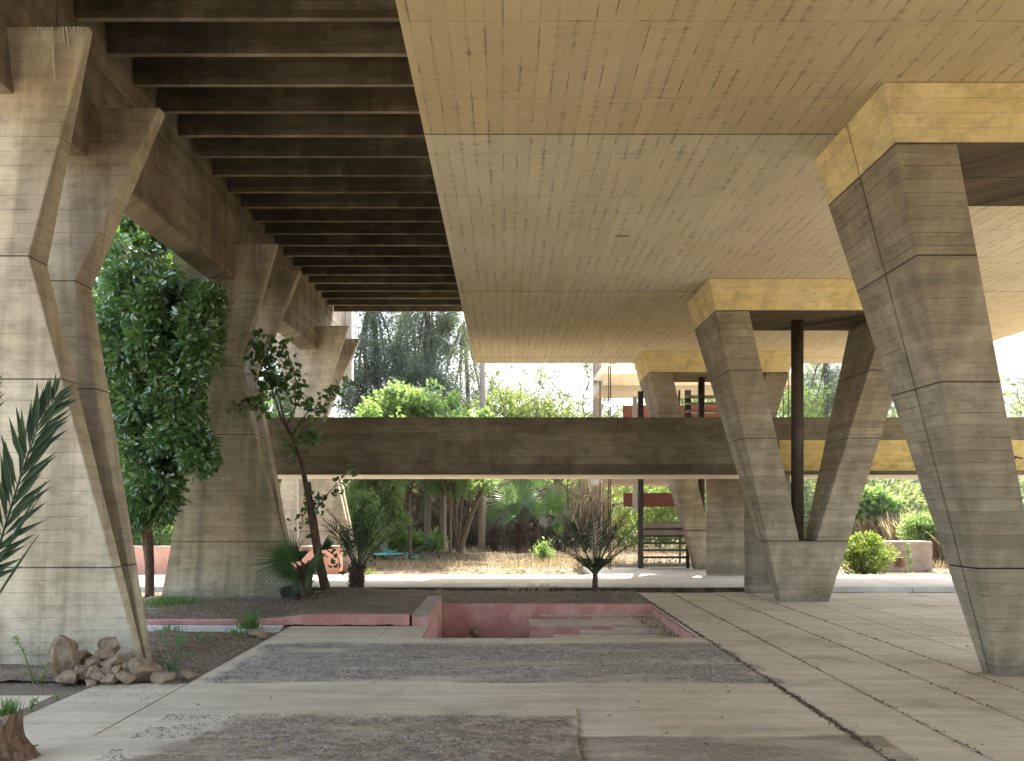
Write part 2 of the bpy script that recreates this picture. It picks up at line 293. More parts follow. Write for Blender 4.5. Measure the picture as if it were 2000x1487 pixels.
# ------------------------------------------------------------------ object helpers
def tag(o, label=None, cat=None, group=None, kind=None):
    if label: o['label'] = label
    if cat: o['category'] = cat
    if group: o['group'] = group
    if kind: o['kind'] = kind
    return o
def empty(name, loc, label, cat, group=None):
    o = bpy.data.objects.new(name, None); COL.objects.link(o); o.location = loc; o.empty_display_size = 0.2
    return tag(o, label, cat, group)
class MB:
    def __init__(s): s.v = []; s.f = []
    def add(s, vs, fs):
        b = len(s.v); s.v += [tuple(v) for v in vs]; s.f += [tuple(b + i for i in f) for f in fs]; return s
    def box(s, x0, x1, y0, y1, z0, z1):
        v = [(x, y, z) for z in (z0, z1) for y in (y0, y1) for x in (x0, x1)]
        return s.add(v, [(0, 2, 3, 1), (4, 5, 7, 6), (0, 1, 5, 4), (2, 6, 7, 3), (0, 4, 6, 2), (1, 3, 7, 5)])
    def ubox(s, X0, X1, d0, d1, z0, z1): return s.box(X0 * U, X1 * U, d0 * D, d1 * D, Z(z0), Z(z1))
    def loft(s, rings, closed=True):
        n = len(rings[0]); b = []
        vs = [p for r in rings for p in r]; fs = []
        for i in range(len(rings) - 1):
            for j in range(n):
                k = (j + 1) % n; fs.append((i * n + j, i * n + k, (i + 1) * n + k, (i + 1) * n + j))
        fs.append(tuple(reversed(range(n)))); fs.append(tuple((len(rings) - 1) * n + j for j in range(n)))
        return s.add(vs, fs)
    def tube(s, pts, rad, n=8, jit=0.0, rng=random):
        pts = [Vector(p) for p in pts]; rings = []
        for i, p in enumerate(pts):
            t = (pts[min(i + 1, len(pts) - 1)] - pts[max(i - 1, 0)]).normalized()
            a = t.cross(Vector((0.3, 1, 0.1))).normalized(); b = t.cross(a)
            r = rad[i] if isinstance(rad, (list, tuple)) else rad
            rings.append([p + (a * math.cos(q * 2 * math.pi / n) + b * math.sin(q * 2 * math.pi / n)) * r * (1 + jit * (rng.random() - 0.5)) for q in range(n)])
        return s.loft(rings)
    def build(s, name, mat, parent=None, bevel=0.0, smooth=False, recalc=False):
        me = bpy.data.meshes.new(name); me.from_pydata(s.v, [], s.f)
        if recalc or bevel:
            bm = bmesh.new(); bm.from_mesh(me); bmesh.ops.recalc_face_normals(bm, faces=bm.faces); bm.to_mesh(me); bm.free()
        me.materials.append(mat)
        if smooth: me.polygons.foreach_set('use_smooth', [True] * len(me.polygons))
        o = bpy.data.objects.new(name, me); COL.objects.link(o)
        if parent is not None:
            o.parent = parent
            me.transform(Matrix.Translation(-parent.location))
        if bevel:
            m = o.modifiers.new('bevel', 'BEVEL'); m.width = bevel; m.segments = 2; m.limit_method = 'ANGLE'; m.angle_limit = R(20)
        me.update(); return o
def solo(mb, name, mat, label, cat, loc=None, bevel=0.0, smooth=False, group=None):
    o = mb.build(name, mat, None, bevel, smooth, True)
    if loc is not None:
        o.data.transform(Matrix.Translation(-Vector(loc))); o.location = loc
    return tag(o, label, cat, group)
def struct(mb, name, mat, kind='structure', bevel=0.0):
    o = mb.build(name, mat, None, bevel); o['kind'] = kind; return o
def copy_tree(o, loc, label):
    c = o.copy(); COL.objects.link(c); c.location = loc; c['label'] = label
    for ch in list(o.children):
        k = ch.copy(); COL.objects.link(k); k.parent = c
    return c
# leaves: arrays of folded blades
def leaves_mesh(name, P, A, S, width, mat, parent=None, fold=0.25, rng=None, rnd_roll=True):
    """P bases (n,3), A unit directions (n,3), S lengths (n,)"""
    rng = rng or np.random.default_rng(1); n = len(P)
    r = rng.normal(size=(n, 3)); 
    if not rnd_roll: r = np.tile(np.array([[0.0, 0.0, 1.0]]), (n, 1)) + rng.normal(size=(n, 3)) * 0.25
    B = np.cross(A, r); B /= np.linalg.norm(B, axis=1, keepdims=True) + 1e-9
    C = np.cross(B, A); S = S[:, None]; w = S * width
    v = np.stack([P, P + A * S * 0.33 + B * w * 0.5 + C * w * fold, P + A * S * 0.72 + B * w * 0.38 + C * w * fold * 0.6 - C * S * 0.03,
                  P + A * S - C * S * 0.10, P + A * S * 0.72 - B * w * 0.38 + C * w * fold * 0.6 - C * S * 0.03, P + A * S * 0.33 - B * w * 0.5 + C * w * fold], 1)
    me = bpy.data.meshes.new(name); v = v.reshape(-1, 3)
    if parent is not None: v = v - np.array(parent.location)[None]
    b = np.arange(n)[:, None] * 6
    f = np.concatenate([b + np.array([0, 1, 2, 3]), b + np.array([0, 3, 4, 5])], 1).reshape(-1)
    me.vertices.add(len(v)); me.vertices.foreach_set('co', v.ravel().astype(np.float32))
    nf = 2 * n; me.loops.add(nf * 4); me.loops.foreach_set('vertex_index', f.astype(np.int32))
    me.polygons.add(nf); me.polygons.foreach_set('loop_start', (np.arange(nf) * 4).astype(np.int32))
    me.materials.append(mat); me.update(calc_edges=True); me.validate()
    o = bpy.data.objects.new(name, me); COL.objects.link(o)
    if parent is not None: o.parent = parent
    return o
def unit(a): return a / (np.linalg.norm(a, axis=-1, keepdims=True) + 1e-9)
def clump_points(rng, centers, radii, n, shell=0.5):
    """points spread through many small clumps"""
    k = rng.integers(0, len(centers), n); d = unit(rng.normal(size=(n, 3)))
    r = radii[k][:, None] * (shell + (1 - shell) * rng.random((n, 1)) ** 0.6)
    return centers[k] + d * r, d
def blob_clumps(rng, c, rad, n, r0, r1):
    d = unit(rng.normal(size=(n, 3))); q = rng.random((n, 1)) ** 0.45
    return np.array(c)[None] + d * q * np.array(rad)[None], rng.uniform(r0, r1, n)
# ================================================================== GROUND AND FLOOR
PIT = (-217, 499, 1.302, 1.747)
def sheet(mb, x0, x1, y0, y1, z, hole=None):
    if not hole: return mb.add([(x0, y0, z), (x1, y0, z), (x1, y1, z), (x0, y1, z)], [(0, 1, 2, 3)])
    a, b, c, d = hole
    for q in ((x0, x1, y0, c), (x0, x1, d, y1), (x0, a, c, d), (b, x1, c, d)): sheet(mb, q[0], q[1], q[2], q[3], z)
    return mb
g = MB(); sheet(g, -1500, 1500, -300, 2600, -0.014, (PIT[0] * U - .02, PIT[1] * U + .02, PIT[2] * D - .02, PIT[3] * D + .02))
struct(g, 'ground', M['soil'])
# paving laid in strips, open joints between
pv = MB(); G = 0.007; TH = 0.05
def slab(X0, X1, d0, d1, z=0.0, gx=G, gy=G * 0.5): pv.box(X0 * U + gx, X1 * U - gx, d0 * D + gy, d1 * D - gy, z - TH, z)
rs = random.Random(4)
G = 0.011
edges = [505, 640, 803, 930, 1062, 1185, 1390, 1560, 1730, 1900, 2070, 2250, 2430, 2600]
for i in range(len(edges) - 1):
    ds = [-1.6, -0.5, 0.2 + 0.11 * (i % 2), 0.50 + .1 * (i % 3), 0.76 + 0.05 * ((i + 1) % 2), 1.10 + 0.03 * (i % 2) + 0.02 * (i % 3), 1.97 if i % 2 else 1.985]
    for a, b in zip(ds, ds[1:]): slab(edges[i], edges[i + 1], a, b, 0.0 if i else -0.004)
slab(-765, -597, 0.826, 0.962)
for a, b in ((-1.6, 0.3), (0.3, 0.744), ): slab(-765, 94, a, b)
slab(-597, 95, 0.744, 0.826); slab(-765, -597, 0.744, 0.826, -0.0005); slab(-597, 505, 0.826, 0.964)
slab(94, 505, 0.744, 0.826); slab(94, 505, -1.6, 0.744, -0.004)
slab(-597, 505, 0.966, 1.297, gx=0.002); slab(-597, -322, 1.299, 1.425, gx=0.003); slab(-322, -218, 1.299, 1.425, gx=0.003)
slab(-1700, -795, 0.2, 0.905, -0.006); slab(-1700, -795, -1.6, 0.2, -0.006)
pad = [(-700, .30), (104, .30), (99, .70), (116, .835), (113, .848), (104, .855), (-430, .856), (-470, .84), (-520, .80), (-545, .76), (-600, .70), (-640, .62)]
n_ = len(pad); pv.add([(a * U, b * D, 0.0) for a, b in pad] + [(a * U, b * D, 0.02) for a, b in pad], [tuple(range(n_, 2 * n_))] + [(i, (i + 1) % n_, n_ + (i + 1) % n_, n_ + i) for i in range(n_)])
struct(pv, 'pavement', M['pave'], bevel=0.004)
wf = MB(); wf.box(-1330 * U, 940 * U, 2.0105 * D, 2.0118 * D, -0.02, Z(-314) - .016); struct(wf, 'walkway_edge', M['debris'])
# sunken basin
bs = empty('sunken_basin', W(141, 1.5, -332), 'pink rendered sunken basin with stepped blocks cut into the concrete floor', 'basin')
x0, x1, y0, y1 = PIT[0] * U, PIT[1] * U, PIT[2] * D, PIT[3] * D; zb = Z(-445)
MB().box(x0 - .02, x1 + .02, y0 - .02, y1 + .02, zb - .05, zb).build('basin_floor', M['soil'], bs)
MB().box(x0 - .12, x1 + .12, y1, y1 + .12, zb, -0.006).build('back_wall', M['pink'], bs, 0.004)
MB().box(x0 - .12, x1 + .12, y0 - .12, y0, zb, -0.052).build('front_wall', M['pink'], bs)
MB().box(x1, x1 + .12, y0, y1 - .002, zb, -0.055).build('side_wall', M['pink'], bs)
MB().box(x0 - .12, x0, y0 - .1, 1.43 * D, zb, -0.053).build('side_wall', M['pink'], bs)
lw = MB().box(x0 - .20, x0, 1.43 * D, y1, zb, 0.113); lw.build('side_wall', M['pink'], bs, 0.005)
MB().box(x0 - .21, x0 + .012, 1.43 * D - .01, y1 + .01, 0.113, 0.131).build('coping', M['coping'], bs, 0.006)
for X0, d0, d1, zt in ((78, 1.597, 1.675, -368), (116, 1.735, 1.746, -366), (292, 1.688, 1.722, -371), (334, 1.546, 1.578, -370.5), (223, 1.508, 1.530, -369), (139, 1.43, 1.475, -368)):
    xa = X0 * U
    k = MB().box(xa, x1 - .003, d0 * D, d1 * D, zb, Z(zt) - .022).build('step', M['pink'], bs, 0.004)
    MB().box(xa - .012, x1 - .003, d0 * D - .006, d1 * D + .006, Z(zt) - .022, Z(zt)).build('tread', M['tread'], bs, 0.004)
# kerb and raised bed on the left
kb = MB(); yk = 1.43 * D
pts = [(-1330, -318), (-720, -318), (-640, -314), (-575, -306), (-546, -303), (-268, -303)]
rs = random.Random(9)
for (xa, za), (xb, zb2) in zip(pts, pts[1:]):
    m = max(1, int((xb - xa) * U / 0.18))
    for i in range(m):
        a = xa + (xb - xa) * i / m; b = xa + (xb - xa) * (i + 1) / m; ha = za + (zb2 - za) * i / m; hb = za + (zb2 - za) * (i + 1) / m
        kb.add([(a * U, yk, 0.02 * rs.random()), (b * U, yk, 0.02 * rs.random()), (b * U, yk, Z(hb)), (a * U, yk, Z(ha)),
                (a * U, yk + .14, 0), (b * U, yk + .14, 0), (b * U, yk + .14, Z(hb)), (a * U, yk + .14, Z(ha))], [(0, 1, 2, 3), (3, 2, 6, 7), (5, 4, 7, 6)])
solo(kb, 'pink_kerb', M['pink'], 'low chipped pink rendered kerb edging the planting bed left of the basin', 'kerb')
# planting bed behind the kerb as a rough soil relief
def relief(name, X0, X1, d0, d1, nx, ny, hf, mat):
    b = MB(); vs = []
    for j in range(ny + 1):
        for i in range(nx + 1):
            x = (X0 + (X1 - X0) * i / nx) * U; y = (d0 + (d1 - d0) * j / ny) * D; vs.append((x, y, hf(x, y)))
    fs = [(j * (nx + 1) + i, j * (nx + 1) + i + 1, (j + 1) * (nx + 1) + i + 1, (j + 1) * (nx + 1) + i) for j in range(ny) for i in range(nx)]
    b.add(vs, fs); o = struct(b, name, mat); o.data.polygons.foreach_set('use_smooth', [True] * len(o.data.polygons)); return o
def sm(a, b, x): t = min(1, max(0, (x - a) / (b - a))); return t * t * (3 - 2 * t)
def bedh(x, y):
    Xu = x / U; d = y / D
    h = 0.035 + 0.085 * sm(-700, -560, Xu)
    h *= 1 - 0.75 * sm(1.72, 1.98, d)
    n = noise.fractal(Vector((x * 2.2, y * 2.2, 0)), 1.0, 2.2, 4) * 0.022
    m = 0.10 * math.exp(-((Xu + 620) ** 2 / 9000 + (d - 1.85) ** 2 / 0.012)) + 0.05 * math.exp(-((Xu + 480) ** 2 / 9000 + (d - 1.9) ** 2 / 0.01))
    return h + n * (0.3 + sm(1.44, 1.5, d)) + m
relief('planting_bed', -1330, -262, 1.449, 2.0, 150, 60, bedh, M['soil'])
relief('soil_strip', -262, 500, 1.76, 1.985, 120, 30, lambda x, y: -0.008 + 0.03 * sm(1.85, 1.96, y / D) + noise.fractal(Vector((x * 3, y * 3, 4)), 1, 2, 4) * 0.014 + 0.045 * (1 - sm(-1.2, -0.9, x)), M['soil'])
relief('soil_bed', -1400, -601, 0.97, 1.355, 90, 50, lambda x, y: -0.012 + noise.fractal(Vector((x * 3, y * 3, 8)), 1, 2, 4) * 0.02 + 0.03 * sm(-3.0, -4.2, x), M['soil'])
# strips of concrete in front of the kerb
st = MB()
for k, (a, b) in enumerate(((1.362, 1.378), (1.381, 1.396), (1.399, 1.426))): st.ubox(-1250, -605 - 6 * k, a, b, -345, -331 + k * 0.8)
struct(st, 'path', M['walk'], bevel=0.004)
# walkway under the bridge and the apron behind it
wk = MB(); ZW = Z(-314)
xs = [-2600, -1900, -1330, -830, -230, 350, 1000, 1600, 2300, 3300]
for a, b in zip(xs, xs[1:]): wk.box(a * U + .006, b * U - .006, 2.012 * D, 2.36 * D, -0.02, ZW)
wk.box(400 * U, 1400 * U, 2.364 * D, 2.66 * D, -0.02, ZW - 0.006)
struct(wk, 'walkway', M['walk'], bevel=0.006)
# ================================================================== STRUCTURE
# ribbed roof on the left, edge beam on the piers
ZR = 1060; ZT = 1330
rf = empty('ribbed_roof', W(-550, 1.4, ZR), 'dark ribbed concrete roof with close parallel cross ribs above the left bay', 'roof')
invs = [1.0, 0.9165 + 0.131] 
i0 = -22; ys = []
for i in range(i0, 20):
    inv = (1.047 + 0.0827 * i) * 1e-3; ys.append(ZR * inv)
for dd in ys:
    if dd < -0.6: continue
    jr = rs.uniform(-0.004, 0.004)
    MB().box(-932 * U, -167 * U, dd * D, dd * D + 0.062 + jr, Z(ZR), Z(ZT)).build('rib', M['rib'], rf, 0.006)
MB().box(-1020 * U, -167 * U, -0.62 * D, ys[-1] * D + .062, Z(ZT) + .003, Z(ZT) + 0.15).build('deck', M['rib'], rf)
eb = empty('edge_beam', W(-978, 1.4, 784), 'deep concrete edge beam carried on the three double piers at left', 'beam')
jn = [-0.65, 1.067 - SP, 1.067, 1.857, 2.647, 3.0]
for a, b in zip(jn, jn[1:]):
    MB().box(-1024 * U, -933 * U, a * D + .006, b * D - .006, Z(784), Z(1005)).build('lower_beam', M['beam'], eb, 0.012)
    MB().box(-1022 * U, -935 * U, a * D + .008, b * D - .008, Z(1008), Z(ZT)).build('upper_beam', M['beam'], eb, 0.008)
# roof slab
rsb = empty('roof_slab', W(1040, 1.3, 762), 'broad yellow washed concrete soffit slab with board marks over the right bay', 'roof')
MB().ubox(-166, 2250, -2.6, 2.72, 762, 900).build('slab', M['soffit'], rsb, 0.01)
MB().ubox(-164, 2248, -2.59, 2.715, 900.5, ZT).build('upstand', M['beam'], rsb)
rm = MB(); c_ = PX(1215, 461, 762 / 529.0); rm.add([(c_.x + .10 * math.cos(a * .6283) * (1 + .3 * math.sin(a * 3)), c_.y + .03 * math.sin(a * .6283), Z(762) - .0015) for a in range(10)], [tuple(reversed(range(10)))])
rm.build('rust_mark', M['red'], rsb)
# unseen wall added behind the camera to keep light off the column fronts
solo(MB().box(-160 * U, 2250 * U, -0.95 * D, -0.90 * D, -0.03, Z(761)), 'light_block_wall', M['column'], 'tall board marked concrete wall added unseen behind the viewpoint to darken the column fronts', 'wall', None, 0.01)
# double blade piers
def plate(fr, bk, yoff):
    # fr, bk: front and back depth at z -332, 495, 898
    zs = (-345, 495, 898); XL = (-1252, -1060, -1196); XR = (-757, -941, -777); rings = []
    for i in range(3):
        f, b = fr[i] * D, bk[i] * D
        rings.append([(XL[i] * U, f, Z(zs[i])), (XR[i] * U, f, Z(zs[i])), (XR[i] * U, b, Z(zs[i])), (XL[i] * U, b, Z(zs[i]))])
    return MB().loft(rings)
pr = empty('blade_pier', W(-1000, 1.07, -332), 'tall pale double blade concrete pier with a pinched waist nearest the camera at left', 'pier', 'double blade piers along the left side')
b1 = plate((1.066, 1.010, 0.957), (1.082, 1.053, 0.966), 0).build('blade', M['pier'], pr, 0.012)
b2 = plate((1.086, 1.121, 1.151), (1.103, 1.166, 1.172), 0).build('blade', M['pier'], pr, 0.012)
# lime drips under the top edges
def drips(parent, d, xs, seed):
    r = random.Random(seed); b = MB()
    for X, L in xs:
        z1 = 896; w = r.uniform(0.004, 0.009)
        b.tube([W(X, d + .0007, z1), W(X + r.uniform(-1, 1), d + .0018, z1 - L * .5), W(X, d + .0035 * (1 + L / 100), z1 - L)], [w, w * .8, w * .35], 5)
    return b.build('lime_drips', M['lime'], parent)
r = random.Random(3)
drips(pr, 0.9545, [(-885, 20), (-872, 8), (-866, 12), (-846, 98)] + [(-830 + i * 4.6 + r.uniform(-2, 2), r.uniform(6, 42)) for i in range(11)], 1)
p2 = copy_tree(pr, pr.location + Vector((0, SP * D, 0)), 'middle double blade concrete pier behind the glossy tree, small fan palm at its foot')
p3 = copy_tree(pr, pr.location + Vector((0, 2 * SP * D, 0)), 'farthest double blade concrete pier standing behind the low terracotta wall')
# V columns
def fd(z): return 1.0 - .075 * (z + 332) / 990
def bd(z): return 1.035 + .083 * (z + 332) / 990
MID = 1.0195; GAP = 0.0020
def xo(z): return 963 - .2606 * (z + 332)
def poly_loft(zl, xl, xr):
    b = MB()
    for half in (0, 1):
        rings = []
        for z, a, c in zip(zl, xl, xr):
            f, k = (fd(z), MID - GAP) if half == 0 else (MID + GAP, bd(z))
            rings.append([W(a, f, z), W(c, f, z), W(c, k, z), W(a, k, z)])
        b.loft(rings)
    return b
def mirror(zl, xl, xr): return poly_loft(zl, [2096 - q for q in xr], [2096 - q for q in xl])
vc = empty('v_column', W(1048, MID, -332), 'large grey brown V shaped concrete column nearest the camera at right', 'column', 'V shaped columns on the right')
poly_loft((-345, -119.6), (963 + 3.4, xo(-119)), (1133 - 3.4, 2096 - xo(-119))).build('base', M['column'], vc, 0.012)
ia, ib = xo(-119) + 112, 705 + 112
poly_loft((-119, 656.2), (xo(-119), 705), (ia, ib)).build('leg', M['column'], vc, 0.012)
mirror((-119, 656.2), (xo(-119), 705), (ia, ib)).build('leg', M['column'], vc, 0.012)
poly_loft((656.5, 658.2), (xo(657) + .5, xo(658) + .5), (2096 - xo(657) - .5, 2096 - xo(658) - .5)).build('cap_underside', M['bridge'], vc)
poly_loft((658.6, 761.5), (xo(658), xo(762)), (2096 - xo(658), 2096 - xo(762))).build('cap', M['cap'], vc, 0.010)
def cyl(X, d, z0, z1, rad, n=20):
    return MB().tube([W(X, d, z0), W(X, d, z1)], rad, n)
v2 = copy_tree(vc, vc.location + Vector((0, SP * D, 0)), 'middle V shaped concrete column with a black drain pipe in its fork')
cyl(1031, MID - 0.002 + SP, -119, 660, 0.095).build('drain_pipe', M['pipe'], v2, 0, True)
v3 = copy_tree(vc, vc.location + Vector((0, 2 * SP * D, 0)), 'farthest V shaped concrete column standing on the walkway beyond the bridge')
cyl(996, MID - 0.002 + 2 * SP, -322, 660, 0.07).build('drain_pipe', M['pipe'], v3, 0, True)
# cross bridge
br = empty('bridge', W(700, 2.2, 140), 'dark concrete footbridge crossing between the piers at mid height', 'bridge')
MB().ubox(-1060, 2700, 2.03, 2.052, 128, 355).build('parapet', M['bridge'], br, 0.008)
MB().ubox(-1060, 2700, 2.338, 2.36, 143, 355).build('parapet', M['bridge'], br, 0.008)
MB().ubox(-1060, 2700, 2.0525, 2.3375, 140, 165).build('bridge_deck', M['white'], br)
MB().ubox(-1060, 2700, 2.054, 2.36, 128, 139.5).build('deck_underside', M['white'], br)
MB().ubox(1085, 2700, 2.0255, 2.0298, 143, 264).build('painted_band', M['band'], br, 0.003)
gm = MB(); c = PX(1986, 893, 2.024); s_ = 0.055
gm.add([c + Vector((-.09, 0, .035)), c + Vector((.12, 0, -.015)), c + Vector((.10, 0, -.035)), c + Vector((-.06, 0, .0))], [(0, 1, 2, 3)])
gm.add([c + Vector((-.10, 0.001, -.05)), c + Vector((.0, 0.001, .01)), c + Vector((.02, 0.001, -.01)), c + Vector((-.08, 0.001, -.065))], [(0, 1, 2, 3)])
gm.build('painted_mark', M['black'], br)
MB().ubox(945, 1115, 2.004, 2.028, -340, 127).build('support_wall', M['column'], br, 0.01)
MB().ubox(926, 1110, 2.345, 2.365, -320, 127).build('support_wall', M['column'], br, 0.01)
# small downpipe before the far pier
solo(MB().tube([W(-1052, 2.60, -320), W(-1052, 2.60, 140)], 0.028, 10), 'downpipe', M['white'], 'thin pale downpipe running up the farthest left pier', 'pipe', W(-1052, 2.6, -320))
# white end wall beyond the beam
fw = MB(); fw.add([PX(650, 560, 3.0), PX(687, 560, 3.0), PX(687, 742, 3.0), PX(672, 728, 3.0), PX(650, 700, 3.0)], [(0, 1, 2, 3, 4)])
fw.v += [(x, y + 0.25, z) for x, y, z in fw.v]; fw.f += [(9, 8, 7, 6, 5)] + [(i, 5 + i, 5 + (i + 1) % 5, (i + 1) % 5) for i in range(5)]
solo(fw, 'end_wall', M['fascia'], 'bright white concrete wall piece hanging beyond the end of the edge beam', 'wall')
# hanging block at far right
solo(MB().box((1972 - 987) * 3.1 * U, (2150 - 987) * 3.1 * U, 3.1 * D, 3.12 * D, Z(250 * 3.1), Z(1200 * 3.1 / 3)), 'hanging_wall', M['fascia'],
     'grey concrete wall block hanging beyond the soffit at the right edge', 'wall', None, 0.01)
# low terracotta wall
tw = empty('low_wall', W(-1270, 2.43, -332), 'low terracotta painted wall with pale coping behind the walkway at left', 'wall')
MB().box(-1900 * U, -782 * U, 2.42 * D, 2.46 * D, -0.03, Z(-192)).build('wall', M['pinkwall'], tw, 0.005)
MB().box(-1905 * U, -778 * U, 2.417 * D, 2.463 * D, Z(-192) + .002, Z(-186)).build('coping', M['white'], tw, 0.004)
# timber edging at foot of pier B
solo(MB().box(-1180 * U, -770 * U, 1.80 * D, 1.81 * D, 0.0, 0.075), 'timber_plank', M['plank'], 'grey timber plank lying along the foot of the middle pier', 'plank', None, 0.004)
# ------------------------------------------------------------------ staircase structure behind
sg = empty('steel_stair', PX(1252, 1111, 2.62), 'outdoor stair with dark steel post, slatted railing and cream landings behind the bridge', 'staircase')
def pbox(px0, px1, py0, py1, d, dd, dz=0):
    a = PX(px0, py1, d); b = PX(px1, py0, d); return MB().box(a.x, b.x, d * D, d * D + dd, a.z, b.z)
pbox(1247, 1257, 764, 1111, 2.62, 0.12).build('post', M['steel'], sg, 0.004)
pbox(1341, 1347, 1020, 1110, 2.62, 0.06).build('post', M['steel'], sg)
pbox(1327, 1330, 1046, 1100, 2.66, 0.05).build('post', M['steel'], sg)
for y0, y1, mm in ((1020, 1023, 'slat'), (1031, 1036, 'steel'), (1045, 1049, 'steel'), (1059, 1063, 'steel'), (1073, 1077, 'steel'), (1087, 1091, 'steel'), (1101, 1106, 'slat')):
    pbox(1257.5, 1345, y0, y1, 2.62, 0.10).build('slat', M[mm], sg)
pbox(1258, 1345, 1024, 1045, 2.75, 0.05).build('backing_panel', M['coping'], sg)
pbox(1218, 1330, 963, 990, 2.8, 0.06).build('red_panel', M['red'], sg, 0.004)
pbox(1217, 1420, 792, 822, 2.8, 0.06).build('red_panel', M['red'], sg, 0.004)
pbox(1236, 1245, 775, 822, 2.7, 0.03).build('glass_leaf', M['fascia'], sg)
pbox(1236, 1245, 948, 1000, 2.7, 0.03).build('glass_leaf', M['fascia'], sg)
for y in (772, 786, 801): pbox(1342, 1402, y, y + 4, 2.72, 0.25).build('tread', M['slat'], sg)
pbox(1364, 1372, 748, 1010, 2.7, 0.05).build('post', M['steel'], sg)
pbox(1338, 1350, 762, 822, 2.74, 0.05).build('post', M['steel'], sg)
pbox(1325, 1329, 762, 822, 2.76, 0.05).build('post', M['steel'], sg)
for y in (959, 972, 985): pbox(1376, 1384, y, y + 4, 2.72, 0.2).build('tread', M['slat'], sg)
la = MB(); 
def landing(pxa, pya0, pya1, pxb, pyb1, d0, d1):
    a0 = PX(pxa, pya0, d0); a1 = PX(pxa, pya1, d0); x2 = PX(pxb, pya0, d0).x
    return MB().box(a0.x, x2, d0 * D, d1 * D, a1.z, a0.z)
landing(1178, 729, 753, 1560, 0, 2.86, 3.2).build('landing', M['white'], sg, 0.01)
landing(1177, 915, 944, 1420, 0, 2.80, 3.2).build('landing', M['white'], sg, 0.01)
for i, (px, y0, y1, d, lb) in enumerate(((1189, 715, 1112, 2.57, 'left rod of the close pair of thin dark rods beside the stair'), (1192.5, 715, 1114, 2.56, 'right rod of the close pair of thin dark rods beside the stair'),
        (1172, 745, 1112, 2.6, 'thin dark rod rising against the brown palm trunk'), (1109, 925, 1000, 2.7, 'short thin rod hanging in front of the big fan palm leaf'),
        (1530, 740, 822, 2.7, 'thin dark rod seen left of the drain pipe between column legs'), (1540, 735, 822, 2.7, 'thin dark rod seen nearest the drain pipe between column legs'))):
    solo(MB().tube([PX(px, y1, d), PX(px, y0, d)], 0.012, 6), 'steel_rod', M['steel'], lb, 'rod', PX(px, y1, d), group='thin steel rods by the stair')
cb = MB(); a = [PX(1155, 716, 3.0), PX(1200, 700, 3.0), PX(1160, 745, 3.0)]
cb.add([PX(1157, 742, 2.9), PX(1178, 712, 2.9), PX(1212, 712, 2.9), PX(1178, 745, 2.9), PX(1157, 742, 3.4), PX(1178, 712, 3.4), PX(1212, 712, 3.4), PX(1178, 745, 3.4)],
       [(0, 1, 2, 3), (7, 6, 5, 4), (0, 4, 5, 1), (1, 5, 6, 2), (2, 6, 7, 3), (3, 7, 4, 0)])
solo(cb, 'canopy_bracket', M['fascia'], 'pale concrete canopy corner just below the far end of the soffit', 'canopy')
# ------------------------------------------------------------------ right background low wall
lw = solo(MB().box((1715 - 987) * 2.66 * U, (1822 - 987) * 2.66 * U, 2.66 * D, 2.74 * D, -0.03, Z(-68 * 2.66)), 'garden_wall', M['coping'], 'low crumbling stone garden wall behind the bush at right', 'wall', None, 0.02)
# ================================================================== PLANTS
def stems(mb, rng, base, tops, r0, r1, bend=0.15, n=6, seg=6):
    base = Vector(base)
    for t in tops:
        t = Vector(t); mid = (base + t) / 2 + Vector((rng.uniform(-1, 1), rng.uniform(-1, 1), rng.uniform(-.3, .6))) * (t - base).length * bend
        pts = []; rad = []
        for i in range(seg + 1):
            q = i / seg; pts.append(base * (1 - q) ** 2 + mid * 2 * q * (1 - q) + t * q * q); rad.append(r0 + (r1 - r0) * q)
        mb.tube(pts, rad, n)
    return mb
def tree(name, base, crown, crad, nclump, cr, nleaf, lsize, lw_, mat, bark, label, cat='tree', seed=1, tr=0.1, limbs=8, droop=0.0, group=None, shell=0.35, kind=None, trunk_top=None, stretch=(1, 1, 1), up=0.2):
    rng = np.random.default_rng(seed); pr_ = random.Random(seed)
    base = Vector(base); crown = Vector(crown)
    o = empty(name, base, label, cat, group)
    C, Rr = blob_clumps(rng, crown, crad, nclump, *cr)
    tb = MB(); fork = base.lerp(crown, 0.45) if trunk_top is None else Vector(trunk_top)
    stems(tb, pr_, base, [fork], tr, tr * 0.75, 0.05, 9, 7)
    idx = rng.choice(nclump, min(limbs, nclump), replace=False)
    stems(tb, pr_, fork, [C[i] for i in idx], tr * 0.55, tr * 0.08, 0.15, 5, 6)
    tb.build('trunk', bark, o, smooth=True)
    P, d = clump_points(rng, C, Rr, nleaf, shell); P = np.array(C.mean(0)) * 0 + P
    P[:, 0] += 0
    A = unit(d + rng.normal(size=d.shape) * 0.6 + np.array([0, 0, up - droop * 2.2]))
    if droop: P[:, 2] -= rng.random(nleaf) * droop
    leaves_mesh('crown', P, A, lsize * rng.uniform(0.6, 1.25, nleaf), lw_, mat, o, rng=rng)
    return o
